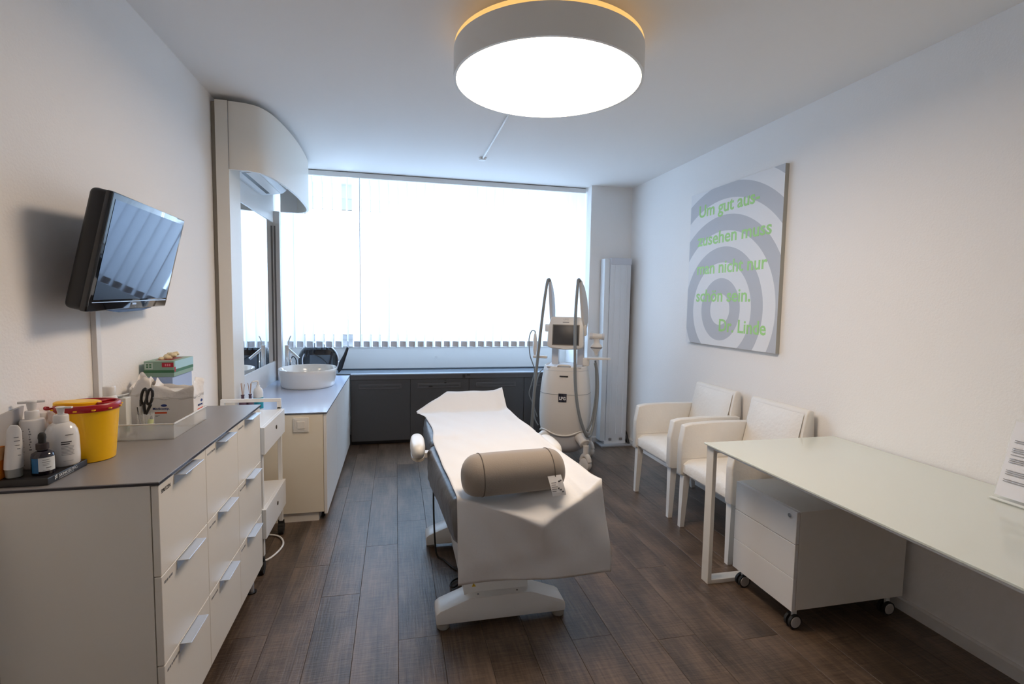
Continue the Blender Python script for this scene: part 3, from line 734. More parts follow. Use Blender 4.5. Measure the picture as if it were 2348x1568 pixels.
round_print(b1, x, y, .0293, [(-1.38+.06*(i % 2), -1.28+.05*(i % 3), .116-.0075*i, .0042) for i in range(9)], inkg, TRZ, name='vertical_lettering')
# second pump bottle
x, y = -.968, 1.752
t = thing('pump_bottle', 'broad shouldered white pump bottle at the front of the tray', 'bottle', (x, y, TRZ), group='white pump bottles')
b2 = obj('bottle', lathe(B(), [(.036, 0), (.0415, .006), (.0425, .03), (.0415, .085), (.0385, .105), (.032, .119), (.021, .128), (.018, .130)], (x, y, TRZ), seg=44, sy=.86), mat('bottle_gloss_white', (.78, .76, .74), .16, coat=.3), t, smooth=50)
obj('collar', lathe(B(), [(.0185, .130), (.0185, .147), (.016, .151), (.008, .152), (.008, .156)], (x, y, TRZ), seg=28), pw, t, smooth=40)
pmp = B(); lathe(pmp, [(.008, .156), (.010, .170), (.013, .173), (.010, .175)], (x, y, TRZ), seg=22); box(pmp, x-.008, x+.030, y-.005, y+.005, TRZ+.169, TRZ+.1745, bev=.0015)
obj('pump_head', pmp, pw, t, smooth=40)
def bprint(rows, m, nm):
    bm = B()
    for a0, a1, z, h in rows:
        prev = None
        for i in range(7):
            a = a0+(a1-a0)*i/6; r = .0430 if z < .08 else .0422; p = (x+r*math.cos(a), y+r*.86*math.sin(a))
            cur = (bm.verts.new((p[0], p[1], TRZ+z)), bm.verts.new((p[0], p[1], TRZ+z+h)))
            if prev: bm.faces.new((prev[0], cur[0], cur[1], prev[1]))
            prev = cur
    obj(nm, bm, m, b2)
bprint([(-.95, -.45, .094, .0018)], inkd, 'brand_line')
bprint([(-1.20, -.60, .073, .0032), (-1.20, -.72, .067, .0032)], inkd, 'product_name')
bprint([(-1.20, -.45-.04*(i % 3), .061-.0042*i, .0012) for i in range(7)]+[(-1.1, -.55, .018, .0008)], inkg, 'small_print')
# plain bottle behind
x, y = -1.035, 1.79
# dropper bottle
x, y = -.972, 1.672
t = thing('dropper_bottle', 'small dark dropper bottle with blue and white label', 'bottle', (x, y, TRZ))
obj('bottle', lathe(B(), [(.024, 0), (.0265, .003), (.0265, .050), (.024, .060), (.014, .066), (.011, .068), (.011, .072)], (x, y, TRZ), seg=36), mat('dark_glass', (.010, .006, .016), .08, coat=.6), t, smooth=50)
obj('collar', lathe(B(), [(.0145, .070), (.0145, .086), (.012, .088)], (x, y, TRZ), seg=24), mat('collar_dark', (.03, .018, .018), .3), t, smooth=40)
obj('rubber_bulb', lathe(B(), [(.0085, .088), (.0085, .098), (.0095, .102), (.0085, .112), (.004, .117)], (x, y, TRZ), seg=22), rubber, t, smooth=50)
def wrap(a0, a1, z0, z1, r, m, nm):
    bm = B(); prev = None
    for i in range(13):
        a = a0+(a1-a0)*i/12; p = (x+r*math.cos(a), y+r*math.sin(a)); cur = (bm.verts.new((*p, TRZ+z0)), bm.verts.new((*p, TRZ+z1)))
        if prev: bm.faces.new((prev[0], cur[0], cur[1], prev[1]))
        prev = cur
    return obj(nm, bm, m, t)
wrap(-2.15, -1.45, .008, .049, .0268, mat('label_blue', srgb(10, 92, 140), .4), 'label_blue')
lw = wrap(-1.45, .1, .012, .050, .0269, mat('label_white', (.72, .74, .74), .5), 'label_white')
round_print(lw, x, y, .0271, [(-1.1, -.5, .043, .0015), (-1.15, -.45, .037, .0015), (-1.1, -.5, .032, .001), (-1.1, -.55, .028, .001), (-.85, -.4, .020, .0025), (-1.1, -.5, .014, .001)], inkg, TRZ)
# white display card standing at the wall and an orange box at the frame edge
t = tag(obj('display_card', prism(B(), [(1.610, TRZ), (1.715, TRZ), (1.765, 1.128), (1.610, 1.112)], 'x', -1.073, -1.066), mat('card_grey', srgb(176, 172, 170), .5)), 'pale grey display card standing against the wall behind the tube', 'display card')
t = thing('orange_box', 'orange cosmetics box at the left end of the black tray', 'box', (-1.05, 1.640, TRZ))
obj('carton', bx(-1.058, -1.049, 1.626, 1.655, TRZ, TRZ+.088, bev=.001), mat('orange_card', srgb(214, 120, 30), .45), t); obj('printed_band', bx(-1.0582, -1.0488, 1.6258, 1.6552, TRZ+.052, TRZ+.086), mat('orange_pale', srgb(220, 170, 120), .45), t)
x, y = -1.047, 1.803
t = thing('lotion_bottle', 'plain white bottle half hidden behind the two pump bottles', 'bottle', (x, y, T))
obj('bottle', lathe(B(), [(.024, 0), (.026, .004), (.026, .128), (.020, .138), (.012, .140), (.012, .146)], (x, y, T), seg=30), pw, t, smooth=50); obj('cap', lathe(B(), [(.014, .146), (.014, .168), (.012, .170)], (x, y, T), seg=24), pw, t, smooth=40)
# yellow sharps bin
x, y = -.962, 1.878
t = thing('sharps_bin', 'yellow sharps bin with dark red lid on the drawer chest', 'bin', (x, y, T))
yel = mat('sharps_yellow', srgb(250, 192, 10), .32)
bb = obj('bucket', lathe(B(), [(.062, 0), (.066, .003), (.080, .160), (.081, .170), (.078, .172)], (x, y, T), seg=56), yel, t, smooth=40)
redm = mat('lid_red', srgb(168, 16, 30), .3)
ld = obj('lid', lathe(B(), [(.0835, .163), (.085, .165), (.085, .180), (.082, .184), (.074, .184), (.072, .178), (.010, .178)], (x, y, T), seg=56), redm, t, smooth=40)
bm = lathe(B(), [(.0475, 0), (.0475, .009), (.044, .012), (.006, .012)], (0, 0, 0), seg=40, sx=1.25, sy=.8); bm.transform(Matrix.Translation((x-.022, y-.012, T+.178)) @ Matrix.Rotation(.5, 4, 'Z') @ Matrix.Rotation(.06, 4, 'Y'))
obj('flap', bm, yel, ld, smooth=40)
obj('lid_rim', tube(B(), [(x+.047+.026*math.cos(a*2*PI/20), y+.02+.036*math.sin(a*2*PI/20), T+.181) for a in range(21)], .004, seg=8, straight=True), redm, ld, smooth=True)
for k in range(12):
    a = 2*PI*k/12+.1; obj('lid_clip', bx(x+.0855*math.cos(a)-.004, x+.0855*math.cos(a)+.004, y+.0855*math.sin(a)-.004, y+.0855*math.sin(a)+.004, T+.168, T+.172), yel, ld)
obj('lid_hook', tube(B(), [(x-.078, y-.035, T+.172), (x-.090, y-.045, T+.172), (x-.096, y-.038, T+.176), (x-.090, y-.030, T+.174)], .0035, seg=8), redm, ld, smooth=True)
x, y = -1.017, 2.119
t = thing('capped_bottle', 'white bottle with plain cap in the tray corner behind the sharps bin', 'bottle', (x, y, T+.004))
obj('bottle', lathe(B(), [(.022, 0), (.024, .004), (.024, .150), (.019, .160)], (x, y, T+.004), seg=28), pw, t, smooth=40); obj('cap', lathe(B(), [(.0185, .160), (.0195, .163), (.0195, .190), (.0175, .193)], (x, y, T+.004), seg=28), pw, t, smooth=40)
# frosted tray and contents
ft = thing('plastic_tray', 'shallow frosted plastic tray holding swabs and scissors', 'tray', (-.91, 2.3, T))
ft0 = (-1.03, 2.095); X0, X1, Y0, Y1 = -1.045, -.800, 2.088, 2.42
ZT = T+.056
bm = B(); box(bm, X0, X1, Y0, Y1, T, T+.003); obj('base', bm, frost, ft)
for nm, a in (('wall', (X0, X1, Y0, Y0+.003)), ('wall', (X0, X1, Y1-.003, Y1)), ('wall', (X0, X0+.003, Y0+.003, Y1-.003)), ('wall', (X1-.003, X1, Y0+.003, Y1-.003))): obj('side_wall', bx(*a, T+.003, ZT), frost, ft)
bm = B(); box(bm, X0-.002, X1+.003, Y0-.003, Y0+.003, ZT, ZT+.004); box(bm, X0-.002, X1+.003, Y1-.003, Y1+.003, ZT, ZT+.004); box(bm, X1-.002, X1+.003, Y0, Y1, ZT, ZT+.004); box(bm, X0-.002, X0+.002, Y0, Y1, ZT, ZT+.004); obj('rim', bm, mat('frost_rim', (.82, .83, .83), .3), ft)
TB = T+.004
t = thing('white_carton', 'plain white carton beside the frosted tray, next to the sharps bin', 'box', (-1.0, 2.03, T)); obj('carton', bx(-1.04, -.988, 2.06, 2.083, T, T+.142, bev=.001), mat('carton_white', (.72, .68, .63), .5), t); obj('flap', bx(-1.04, -.988, 2.06, 2.084, T+.142, T+.144), mat('carton_white2', (.75, .72, .68), .5), t)
t = thing('swab_packet', 'white and green packet standing in the frosted tray corner', 'packet', (-1.0, 2.17, TB))
obj('packet', bx(-1.036, -.980, 2.150, 2.190, TB, TB+.142, bev=.002), mat('packet_white', (.74, .74, .70), .4), t); obj('green_panel', bx(-.9905, -.9795, 2.1495, 2.170, TB+.012, TB+.040), mat('packet_green', srgb(90, 130, 100), .5), t)
obj('open_flap', prism(B(), [(-1.036, TB+.142), (-.986, TB+.152), (-.986, TB+.155), (-1.036, TB+.145)], 'y', 2.150, 2.190), mat('packet_white', (.74, .74, .70), .4), t)
x, y = -.938, 2.200
t = thing('clear_cup', 'clear plastic cup holding scissors and pens in the tray', 'cup', (x, y, TB))
bm = B(); lathe(bm, [(.022, 0), (.0245, .001), (.029, .072), (.0275, .072), (.0235, .004), (.004, .003)], (x, y, TB), seg=28); obj('cup_wall', bm, milky('clear_plastic', (.9, .92, .92), .80, .5), t, smooth=40)
sc_ = thing('scissors', 'black handled scissors standing in the clear cup', 'scissors', (x, y, TB+.01))
for s, dx in ((-1, -.004), (1, .018)):
    pts = [(x+dx+(.0095+.004*s*math.sin(a*2*PI/16)*0)*math.cos(a*2*PI/16)+.0045*math.sin(a*2*PI/16), y-.004*s, TB+.138+.030*math.sin(a*2*PI/16)) for a in range(17)]
    obj('handle', tube(B(), pts, .0052, seg=8, straight=True), black, sc_, smooth=True)
    obj('shank', cy((x+dx+.002*s, y-.004*s, TB+.108), (x+.002*s, y, TB+.070), .006, .0045, seg=10), black, sc_, smooth=40)
    obj('blade', prism(B(), [(x-.003+s*.002, TB+.075), (x+.004+s*.002, TB+.075), (x+.001+s*.004, TB+.008)], 'y', y-.002*s-.0006, y-.002*s+.0006), chrome, sc_)
for i, (dx, dy, hh, c, lb_) in enumerate(((-.016, .006, .125, (.70, .68, .64), 'white pen standing left of the scissors in the cup'), (-.018, -.008, .100, (.25, .25, .27), 'thin grey metal tweezers standing in the cup'), (.012, .010, .060, (.75, .85, .25), 'yellow highlighter standing low in the clear cup'))):
    t = thing(('pen', 'tweezers', 'highlighter')[i], lb_, ('pen', 'tweezers', 'pen')[i], (x+dx*.7, y+dy*.7, TB+.005))
    mm = mat('pen_%d' % i, c, .4)
    obj('barrel', cy((x+dx*.6, y+dy*.6, TB+.005), (x+dx*1.15, y+dy*1.15, TB+hh*.8), (.006, .003, .009)[i], seg=14), mm, t, smooth=40)
    obj('tip', cy((x+dx*1.15, y+dy*1.15, TB+hh*.8), (x+dx*1.25, y+dy*1.25, TB+hh), (.004, .002, .006)[i], .002, seg=14), mat('pen_tip', (.06, .06, .06), .4), t, smooth=40)
# two swab boxes with torn paper tops
def swab_box(x0, x1, y0, y1, z1, lab_, seed):
    t = thing('swab_box', lab_, 'box', ((x0+x1)/2, (y0+y1)/2, TB), group='opened swab boxes')
    cm = mat('swab_card', (.76, .73, .70), .6, bump=.06, bscale=30)
    obj('carton', bx(x0, x1, y0, y1, TB, z1, bev=.0015), cm, t)
    rnd = random.Random(seed)
    def fn(u, v):
        a = u*4; k = int(min(a, 3.999)); f_ = a-k
        c = [(x0, y0), (x1, y0), (x1, y1), (x0, y1), (x0, y0)]; px = c[k][0]+(c[k+1][0]-c[k][0])*f_; py = c[k][1]+(c[k+1][1]-c[k][1])*f_
        cx_, cy_ = (x0+x1)/2, (y0+y1)/2; e = 1+(.10*math.sin(u*21+seed)-.06)*v+.03*math.sin(v*7+u*40)*v
        return Vector((cx_+(px-cx_)*e, cy_+(py-cy_)*e, z1-.004+v*(.058+.020*math.sin(u*2*PI*2+seed)+.006*math.sin(u*2*PI*5+seed*2))+.003*math.sin(u*60+v*9)))
    pb = grid(B(), 64, 5, fn); bmesh.ops.remove_doubles(pb, verts=pb.verts, dist=1e-5)
    p_ = obj('torn_paper', pb, mat('tissue_paper', (.80, .77, .74), .8, bump=.5, bscale=25), t, smooth=50); solid(p_, .0008)
    obj('swab_fill', bx(x0+.004, x1-.004, y0+.004, y1-.004, z1, z1+.025, bev=.008), mat('gauze', (.80, .78, .75), .9, bump=.5, bscale=60), t)
    return t
blu = mat('print_blue', srgb(28, 52, 120), .5); org = mat('print_orange', srgb(216, 84, 44), .5)
def oval(parent, mtx, cx_, cz_, a, b_):
    bm = B(); lathe(bm, [(1, 0), (1, .0006)], (0, 0, 0), seg=28, sx=a, sy=b_); bm.transform(mtx @ Matrix.Translation((cx_, 0, cz_)) @ Matrix.Rotation(PI/2, 4, 'X')); return obj('oval_logo', bm, blu, parent)
bxC = swab_box(-1.040, -.966, 2.315, 2.405, TB+.125, 'opened white swab box nearest the wall behind the clear cup', 5)
bxA = swab_box(-.960, -.806, 2.300, 2.412, TB+.112, 'opened white swab box with blue base stripe in the tray', 3)
mA = face_mtx((-.960, 2.300, TB), (1, 0, 0), (0, 0, 1))
lettering('Medicomp.', .060, .0095, blu, bxA, mA @ Matrix.Translation((.006, -.0002, .066)), bold=.01); oval(bxA, mA, .046, .083, .011, .005)
strips(bxA, mA, [(.012, .056, .050, .0565)], org, name='orange_stripe'); strips(bxA, mA, [(.014, .030, .043, .0445), (.014, .024, .039, .0405)], inkg); strips(bxA, mA, [(.010, .100, .004, .011)], blu, name='blue_stripe')
mB = face_mtx((-.806, 2.300, TB), (0, 1, 0), (0, 0, 1))
lettering('Medicomp', .050, .0095, blu, bxA, mB @ Matrix.Translation((.045, -.0002, .068)), bold=.01); oval(bxA, mB, .086, .087, .011, .006); strips(bxA, mB, [(.040, .098, .050, .058)], org, name='orange_stripe')
# blue box and green glove box behind
t = thing('blue_carton', 'pale blue carton under the green glove box', 'box', (-1.0, 2.56, T)); obj('carton', bx(-1.052, -.945, 2.47, 2.685, T, 1.108, bev=.001), mat('carton_blue', srgb(172, 190, 224), .5), t); obj('white_band', bx(-.9452, -.9445, 2.47, 2.685, T+.02, T+.06), mat('carton_band', (.75, .77, .8), .5), t)
gx0, gx1, gy0, gy1, gz0, gz1 = -1.055, -.940, 2.475, 2.69, 1.109, 1.177
t = thing('glove_box', 'green glove box with a cream glove poking out, on the carton', 'box', (-1.0, 2.58, 1.109))
gb = obj('carton', bx(gx0, gx1, gy0, gy1, gz0, gz1, bev=.001), mat('glove_green', srgb(140, 168, 148), .5), t)
obj('green_wave', bx(gx0-.0004, gx1+.0006, gy0-.0005, gy1, gz0+.018, gz0+.030), mat('glove_dark_green', srgb(58, 112, 74), .5), gb); obj('pale_panel', bx(gx1, gx1+.0007, gy0+.012, gy1, gz0+.032, gz1-.001), mat('glove_pale', srgb(168, 206, 214), .5), gb)
rd = mat('glove_red', srgb(176, 20, 44), .5); rp = obj('red_panel', bx(gx1-.046, gx1-.001, gy0-.0008, gy0, gz1-.026, gz1-.006), rd, gb); obj('red_panel', bx(gx1, gx1+.0011, gy0+.004, gy0+.016, gz0+.022, gz1-.026), rd, gb)
strips(rp, face_mtx((gx1-.034, gy0-.0009, gz1-.021), (1, 0, 0), (0, 0, 1)), [(0, .005, 0, .010), (.008, .013, 0, .010), (.016, .021, 0, .010)], mat('pink_print', srgb(225, 130, 140), .5))
wpn = obj('white_panel', bx(gx0+.004, gx0+.034, gy0-.0008, gy0, gz1-.034, gz1-.006), mat('glove_pale2', srgb(190, 204, 192), .5), gb)
strips(wpn, face_mtx((gx0+.004, gy0-.0009, gz1-.034), (1, 0, 0), (0, 0, 1)), [(.005, .013, .006, .013), (.005, .013, .016, .023), (.017, .025, .006, .013), (.017, .025, .016, .023)], mat('glove_dark_green', srgb(58, 112, 74), .5))
gl_ = B()
for i, (dx, dy, dz, r) in enumerate(((0, 0, .012, .018), (.016, .01, .022, .015), (-.018, -.012, .006, .013), (.022, .03, .026, .012), (.004, .018, .020, .016))):
    g = bmesh.ops.create_icosphere(gl_, subdivisions=2, radius=r)['verts']
    for v in g: v.co = Vector((v.co.x*1.1-.995+dx, v.co.y*1.3+2.56+dy, v.co.z*.8+gz1+dz-.004+.003*math.sin(v.co.x*400+v.co.y*300)))
obj('glove', gl_, mat('latex', srgb(226, 208, 170), .6), gb, smooth=True)
obj('opening', bx(-1.03, -.965, 2.52, 2.65, gz1-.0005, gz1+.0006), mat('glove_inner', srgb(150, 60, 60), .6), gb)

# ------------------------------------------------------------------ radiator cover and sill
DYF = 5.245
rc = thing('radiator_cover', 'low anthracite cabinet with panelled doors running below the window', 'cabinet', (.75, 5.4, 0))
obj('carcass', bx(-.438, 1.935, DYF+.02, YW-.02, .045, .690), anth, rc)
obj('plinth', bx(-.438, 1.935, DYF+.07, YW-.1, 0, .045), black, rc)
edges = [-.436, .142, .742, 1.330, 1.933]
for i, (a, b_) in enumerate(zip(edges, edges[1:])):
    d = obj('door', bx(a+.002, b_-.002, DYF, DYF+.019, .048, .668, bev=.0015, seg=1), anth, rc)
    obj('relief_panel', bx(a+.07, b_-.09, DYF-.004, DYF, .575, .625, bev=.0035), anth2, d)
    obj('relief_panel', bx(a+.085, b_-.105, DYF-.0055, DYF-.003, .592, .612, bev=.002), anth, d)
obj('fascia', bx(-.438, 1.935, DYF-.004, DYF+.019, .670, .716, bev=.002), anth2, rc)
ledge_m = mat('ledge_grey', srgb(150, 160, 172), .35)
lg = obj('ledge', bx(-.438, 1.935, DYF-.012, DYF+.06, .716, .728, bev=.002), ledge_m, rc)
grl = mat('grille_dark', srgb(88, 98, 108), .4)
obj('grille', bx(-1.0, 1.935, DYF+.062, YW-.13, .714, .722), grl, rc); obj('grille_slot', bx(-1.0, 1.935, YW-.13, YW-.06, .706, .712), dark, rc); obj('grille_lip', bx(-1.0, 1.935, YW-.06, YW-.019, .716, .728), grl, rc)
for z in (.650, .622, .592): obj('vent_hole', bx(.485, .505, DYF-.0045, DYF, z, z+.014 if z < .65 else z+.006), dark, rc)
obj('keyhole', bx(.325, .365, DYF-.006, DYF, .586, .600, bev=.002), dark, rc)
so = obj('socket', bx(.672, .700, DYF-.010, DYF-.004, .678, .712, bev=.002), dark, rc); obj('socket_clip', bx(.716, .752, DYF-.010, DYF-.004, .700, .714, bev=.001), dark, rc)
kb = obj('knob', cy((.435, YW-.018, .845), (.435, YW-.030, .845), .014, seg=20), trim_m, smooth=40); tag(kb, 'small round white knob on the board under the window', 'knob')

# ------------------------------------------------------------------ skin analyser
sa = thing('skin_analyser', 'round black skin scanner with pale ring behind the washbasin', 'skin scanner', (-.735, 5.42, .7285), math.radians(6))
bm = lathe(B(), [(.160, -.02), (.178, .0), (.182, .05), (.165, .13), (.12, .19), (.05, .215)], (0, 0, 0), seg=48, mtx=Matrix.Rotation(-PI/2, 4, 'X'))
bm.transform(Matrix.Translation((-.03, -.11, .13)) @ Matrix.Rotation(math.radians(8), 4, 'X'))
for v in bm.verts: v.co.z = max(v.co.z, .0)
shl = obj('shell', bm, blackg, sa, world=False, smooth=50)
rp = [(math.cos(a*2*PI/48)*.166, -.135, .130+math.sin(a*2*PI/48)*.166) for a in range(49)]
bm = tube(B(), rp, .0062, seg=8, straight=True)
for v in bm.verts: v.co.z = max(v.co.z, .0)
obj('ring', bm, mat('ring_silver', (.75, .75, .78), .25, metal=.6), sa, world=False, smooth=True)
bm = lathe(B(), [(.160, 0), (.160, .006)], (0, 0, 0), seg=48, mtx=Matrix.Rotation(PI/2, 4, 'X')); bm.transform(Matrix.Translation((0, -.130, .130)))
for v in bm.verts: v.co.z = max(v.co.z, .0)
fc = obj('face_plate', bm, blackg, sa, world=False)
obj('viewing_panel', bx(-.10, .11, -.1385, -.1365, .03, .215, bev=.001), mat('panel_grey', srgb(84, 92, 100), .25), fc, world=False)
obj('chin_cable', tube(B(), [(-.07, -.142, .20), (0, -.15, .165), (.06, -.15, .10), (.085, -.15, .03)], .004, seg=8), black, fc, world=False, smooth=True)
obj('strap', prism(B(), [(.055, .02), (.075, .02), (.115, .215), (.10, .225)], 'y', -.146, -.140), black, fc, world=False)
obj('logo_badge', lathe(B(), [(.012, 0), (.012, .002)], (0, 0, 0), seg=4, mtx=Matrix.Translation((-.02, -.137, .262)) @ Matrix.Rotation(PI/2, 4, 'X')), mat('badge_silver', (.6, .62, .66), .3, metal=.7), fc, world=False)
fl_ = prism(B(), [(.150, .07), (.165, .0), (.20, .04), (.262, .24), (.262, .285), (.245, .270), (.215, .19)], 'y', -.12, -.085, bev=.006); obj('side_shield', fl_, black, sa, world=False, smooth=40)
obj('side_knob', cy((-.22, -.06, .17), (-.19, -.06, .165), .012, seg=14), black, sa, world=False, smooth=40)
cbl = obj('scanner_cables', tube(B(), [(-.965, 5.24, .728), (-.985, 5.26, .80), (-.965, 5.25, .845), (-.945, 5.25, .82), (-.955, 5.24, .75), (-.99, 5.24, .728)], .0035, seg=8), whitem, smooth=True); tag(cbl, 'pale coiled cable beside the black skin scanner', 'cable')
cbl = obj('scanner_cables', tube(B(), [(-1.0, 5.40, .73), (-1.03, 5.42, .83), (-1.0, 5.42, .89), (-.97, 5.42, .85), (-.985, 5.42, .76), (-1.04, 5.43, .73)], .005, seg=8), rubber, smooth=True); tag(cbl, 'black looped cable behind the tap near the window', 'cable')

# ------------------------------------------------------------------ body treatment machine
mc = thing('treatment_machine', 'ivory body treatment machine on casters with screen and grey hoses', 'machine', (1.515, 4.42, 0), math.radians(-25))
def ml(name, bm, m, par=mc, smooth=40, **k): return obj(name, bm, m, par, world=False, smooth=smooth, **k)
# local: front is -y
bodyp = [(.60, .125), (.82, .15), (.95, .21), (1.0, .30)]
ml('lower_bowl', lathe(B(), [(.45, .112)]+bodyp, (0, 0, 0), seg=56, sx=.205, sy=.205, sup=2.4), machine2)
up = [(1.0, .30), (1.06, .36), (1.09, .46), (1.085, .58), (1.05, .70), (.99, .80), (.93, .875), (.90, .90), (.86, .905), (.84, .890), (.3, .885)]
bd = ml('body', lathe(B(), up, (0, 0, 0), seg=64, sx=.213, sy=.205, sup=2.7), machine)
# wavy skirt rim
def rim_pt(a):
    ca, sa = math.cos(a), math.sin(a); e = 2/2.6
    x = math.copysign(abs(ca)**e, ca)*.222; y = math.copysign(abs(sa)**e, sa)*.212
    return (x, y, .318+.022*math.cos(2*(a+PI/2)+PI)*-1 if False else .316-.020*math.cos(4*(a+PI/2)))
ml('skirt_rim', tube(B(), [rim_pt(2*PI*k/72) for k in range(73)], .0075, seg=8, straight=True), machine, smooth=True)
def ring_line(z, r, a0, a1, sup=2.7, rad=.0016, mm=inkg):
    pts = []
    for k in range(41):
        a = a0+(a1-a0)*k/40; ca, sa = math.cos(a), math.sin(a); e = 2/sup
        pts.append((math.copysign(abs(ca)**e, ca)*.213*r, math.copysign(abs(sa)**e, sa)*.205*r, z))
    return tube(B(), pts, rad, seg=6, straight=True)
ml('panel_seam', ring_line(.662, 1.066, -PI, 0), inkg, bd)
ml('panel_seam', ring_line(.868, .938, -PI, 0), machine2, bd)
ml('card_slot', bx(-.034, .040, -.209, -.195, .818, .827), dark, bd)
lgp = ml('logo_plate', bx(-.038, .034, -.2265, -.215, .598, .672, bev=.001), mat('logo_grey', srgb(60, 62, 74), .3), bd)
m_ = face_mtx((-.030, -.2267, .618), (1, 0, 0), (0, 0, 1)); lettering('LPG', .056, .026, mat('logo_white', (.85, .85, .85), .4), lgp, m_, bold=.03, depth=.001, world=False)
strips(lgp, face_mtx((-.038, -.2267, .598), (1, 0, 0), (0, 0, 1)), [(.004, .022, .052, .070), (.028, .044, .056, .068), (.004, .014, .002, .014), (.030, .050, .002, .012)], mat('logo_dark', (.015, .015, .03), .3), name='logo_pattern', world=False)
# legs and casters
for sx in (-1, 1):
    for sy in (-1, 1):
        p0 = Vector((sx*.13, sy*.13, .285)); p1 = Vector((sx*.205, sy*.215, .235))
        lg_ = ml('leg', tube(B(), [p0, (p0+p1)/2+Vector((0, 0, .012)), p1], [.050]*16+[.038], seg=16, n=8), machine, smooth=True)
        c = Vector((sx*.212, sy*.222, 0))
        wl_ = ml('caster_stem', cy((c.x, c.y, .225), (c.x, c.y, .150), .026, .024, seg=18), machine, lg_)
        ml('caster_wheel', lathe(B(), [(.012, -.028), (.036, -.027), (.054, -.022), (.0585, -.010), (.0585, .010), (.054, .022), (.036, .027), (.012, .028)], (0, 0, 0), seg=32, mtx=Matrix.Translation((c.x, c.y, .0587)) @ Matrix.Rotation(math.radians(52), 4, 'Z') @ Matrix.Rotation(PI/2, 4, 'Y')), machine, lg_)
        ml('caster_hood', tube(B(), [(c.x+.035, c.y-.027, .085), (c.x+.024, c.y-.019, .125), (c.x, c.y, .142), (c.x-.024, c.y+.019, .122), (c.x-.035, c.y+.027, .085)], .023, seg=12, n=4), machine, lg_, smooth=True)
# tray, neck and monitor
ml('top_tray', bx(-.155, .150, -.165, .12, .888, .906, bev=.006), machine2)
ml('tray_handle', tube(B(), [(-.05, -.17, .900), (-.045, -.19, .915), (.045, -.19, .915), (.05, -.17, .900)], .009, seg=10, n=4), machine, smooth=True)
ml('neck', prism(B(), [(.00, .90), (.12, .90), (.11, 1.10), (.06, 1.22), (.00, 1.20), (.02, 1.05)], 'x', -.135, -.075, bev=.006), machine2)
ml('neck', prism(B(), [(.00, .90), (.12, .90), (.11, 1.10), (.06, 1.22), (.00, 1.20), (.02, 1.05)], 'x', .095, .155, bev=.006), machine2)
mon = prism(B(), [(-.158, 1.068), (-.120, 1.052), (.0, 1.046), (.120, 1.052), (.158, 1.068), (.163, 1.10), (.155, 1.25), (.138, 1.325), (.122, 1.338), (-.122, 1.338), (-.138, 1.325), (-.155, 1.25), (-.163, 1.10)], 'y', -.10, -.02, bev=.010)
tilt = Matrix.Translation((0, -.06, 1.19)) @ Matrix.Rotation(math.radians(-9), 4, 'X') @ Matrix.Translation((0, .06, -1.19)) @ Matrix.Translation((-.002, 0, 0))
mon.transform(tilt); mo = ml('monitor', mon, machine)
b_ = bx(-.110, .115, -.1025, -.099, 1.088, 1.258, bev=.001); b_.transform(tilt); ml('screen', b_, mat('machine_screen', srgb(62, 62, 64), .4), mo)
b_ = bx(-.118, .123, -.1015, -.098, 1.080, 1.266, bev=.001); b_.transform(tilt); ml('screen_frame', b_, mat('frame_dark', srgb(120, 112, 100), .4), mo)
b_ = bx(-.028, .028, -.1015, -.0995, 1.284, 1.289); b_.transform(tilt); ml('speaker_slot', b_, inkg, mo)
lt = text_mesh('LPG', .042, .015, .01); lt.transform(face_mtx((-.020, -.1005, 1.305), (1, 0, 0), (0, 0, 1))); lt.transform(tilt); ml('logo', lt, mat('logo_silver', (.45, .46, .47), .3, metal=.5), mo, smooth=False)
# hose fins
def fin(sx):
    pts = [(-.145, 1.672), (-.118, 1.660), (-.060, 1.60), (-.010, 1.51), (.020, 1.40), (.025, 1.30), (.005, 1.24), (-.055, 1.26), (-.075, 1.33), (-.100, 1.45), (-.125, 1.58)]
    bm = prism(B(), pts, 'x', -.012, .012, bev=.005)
    x0 = -.130 if sx < 0 else .166
    bm.transform(Matrix.Translation((x0, .03, 0)) @ Matrix.Rotation(math.radians(-22 if sx > 0 else -10), 4, 'Z'))
    return bm
ml('hose_fin', fin(-1), machine2); ml('hose_fin', fin(1), mat('fin_beige', (.60, .55, .50), .4))
ml('fin_bracket', bx(-.20, -.12, -.02, .07, 1.20, 1.27, bev=.008), machine); ml('fin_bracket', bx(.11, .175, -.02, .07, 1.17, 1.27, bev=.008), machine)
hl = ml('hose', tube(B(), [(-.152, -.095, 1.655), (-.160, -.120, 1.668), (-.172, -.140, 1.63), (-.196, -.175, 1.40), (-.225, -.20, 1.05), (-.248, -.22, .75), (-.262, -.23, .50), (-.272, -.20, .33), (-.262, -.13, .30)], .0132, seg=12, n=8), hose, smooth=True)
ml('hose', tube(B(), [(.114, -.092, 1.655), (.104, -.122, 1.668), (.098, -.140, 1.62), (.090, -.185, 1.35), (.098, -.235, 1.05), (.112, -.262, .75), (.148, -.275, .52), (.205, -.26, .345), (.235, -.21, .305), (.262, -.15, .36), (.290, -.06, .60), (.285, -.01, .80), (.262, -.01, .93)], .0132, seg=12, n=8), hose, smooth=True)
ml('hose', tube(B(), [(.262, -.005, .95), (.270, .0, .85), (.275, .01, .65), (.250, -.05, .42), (.215, -.12, .33)], .009, seg=10, n=8), hose, smooth=True)
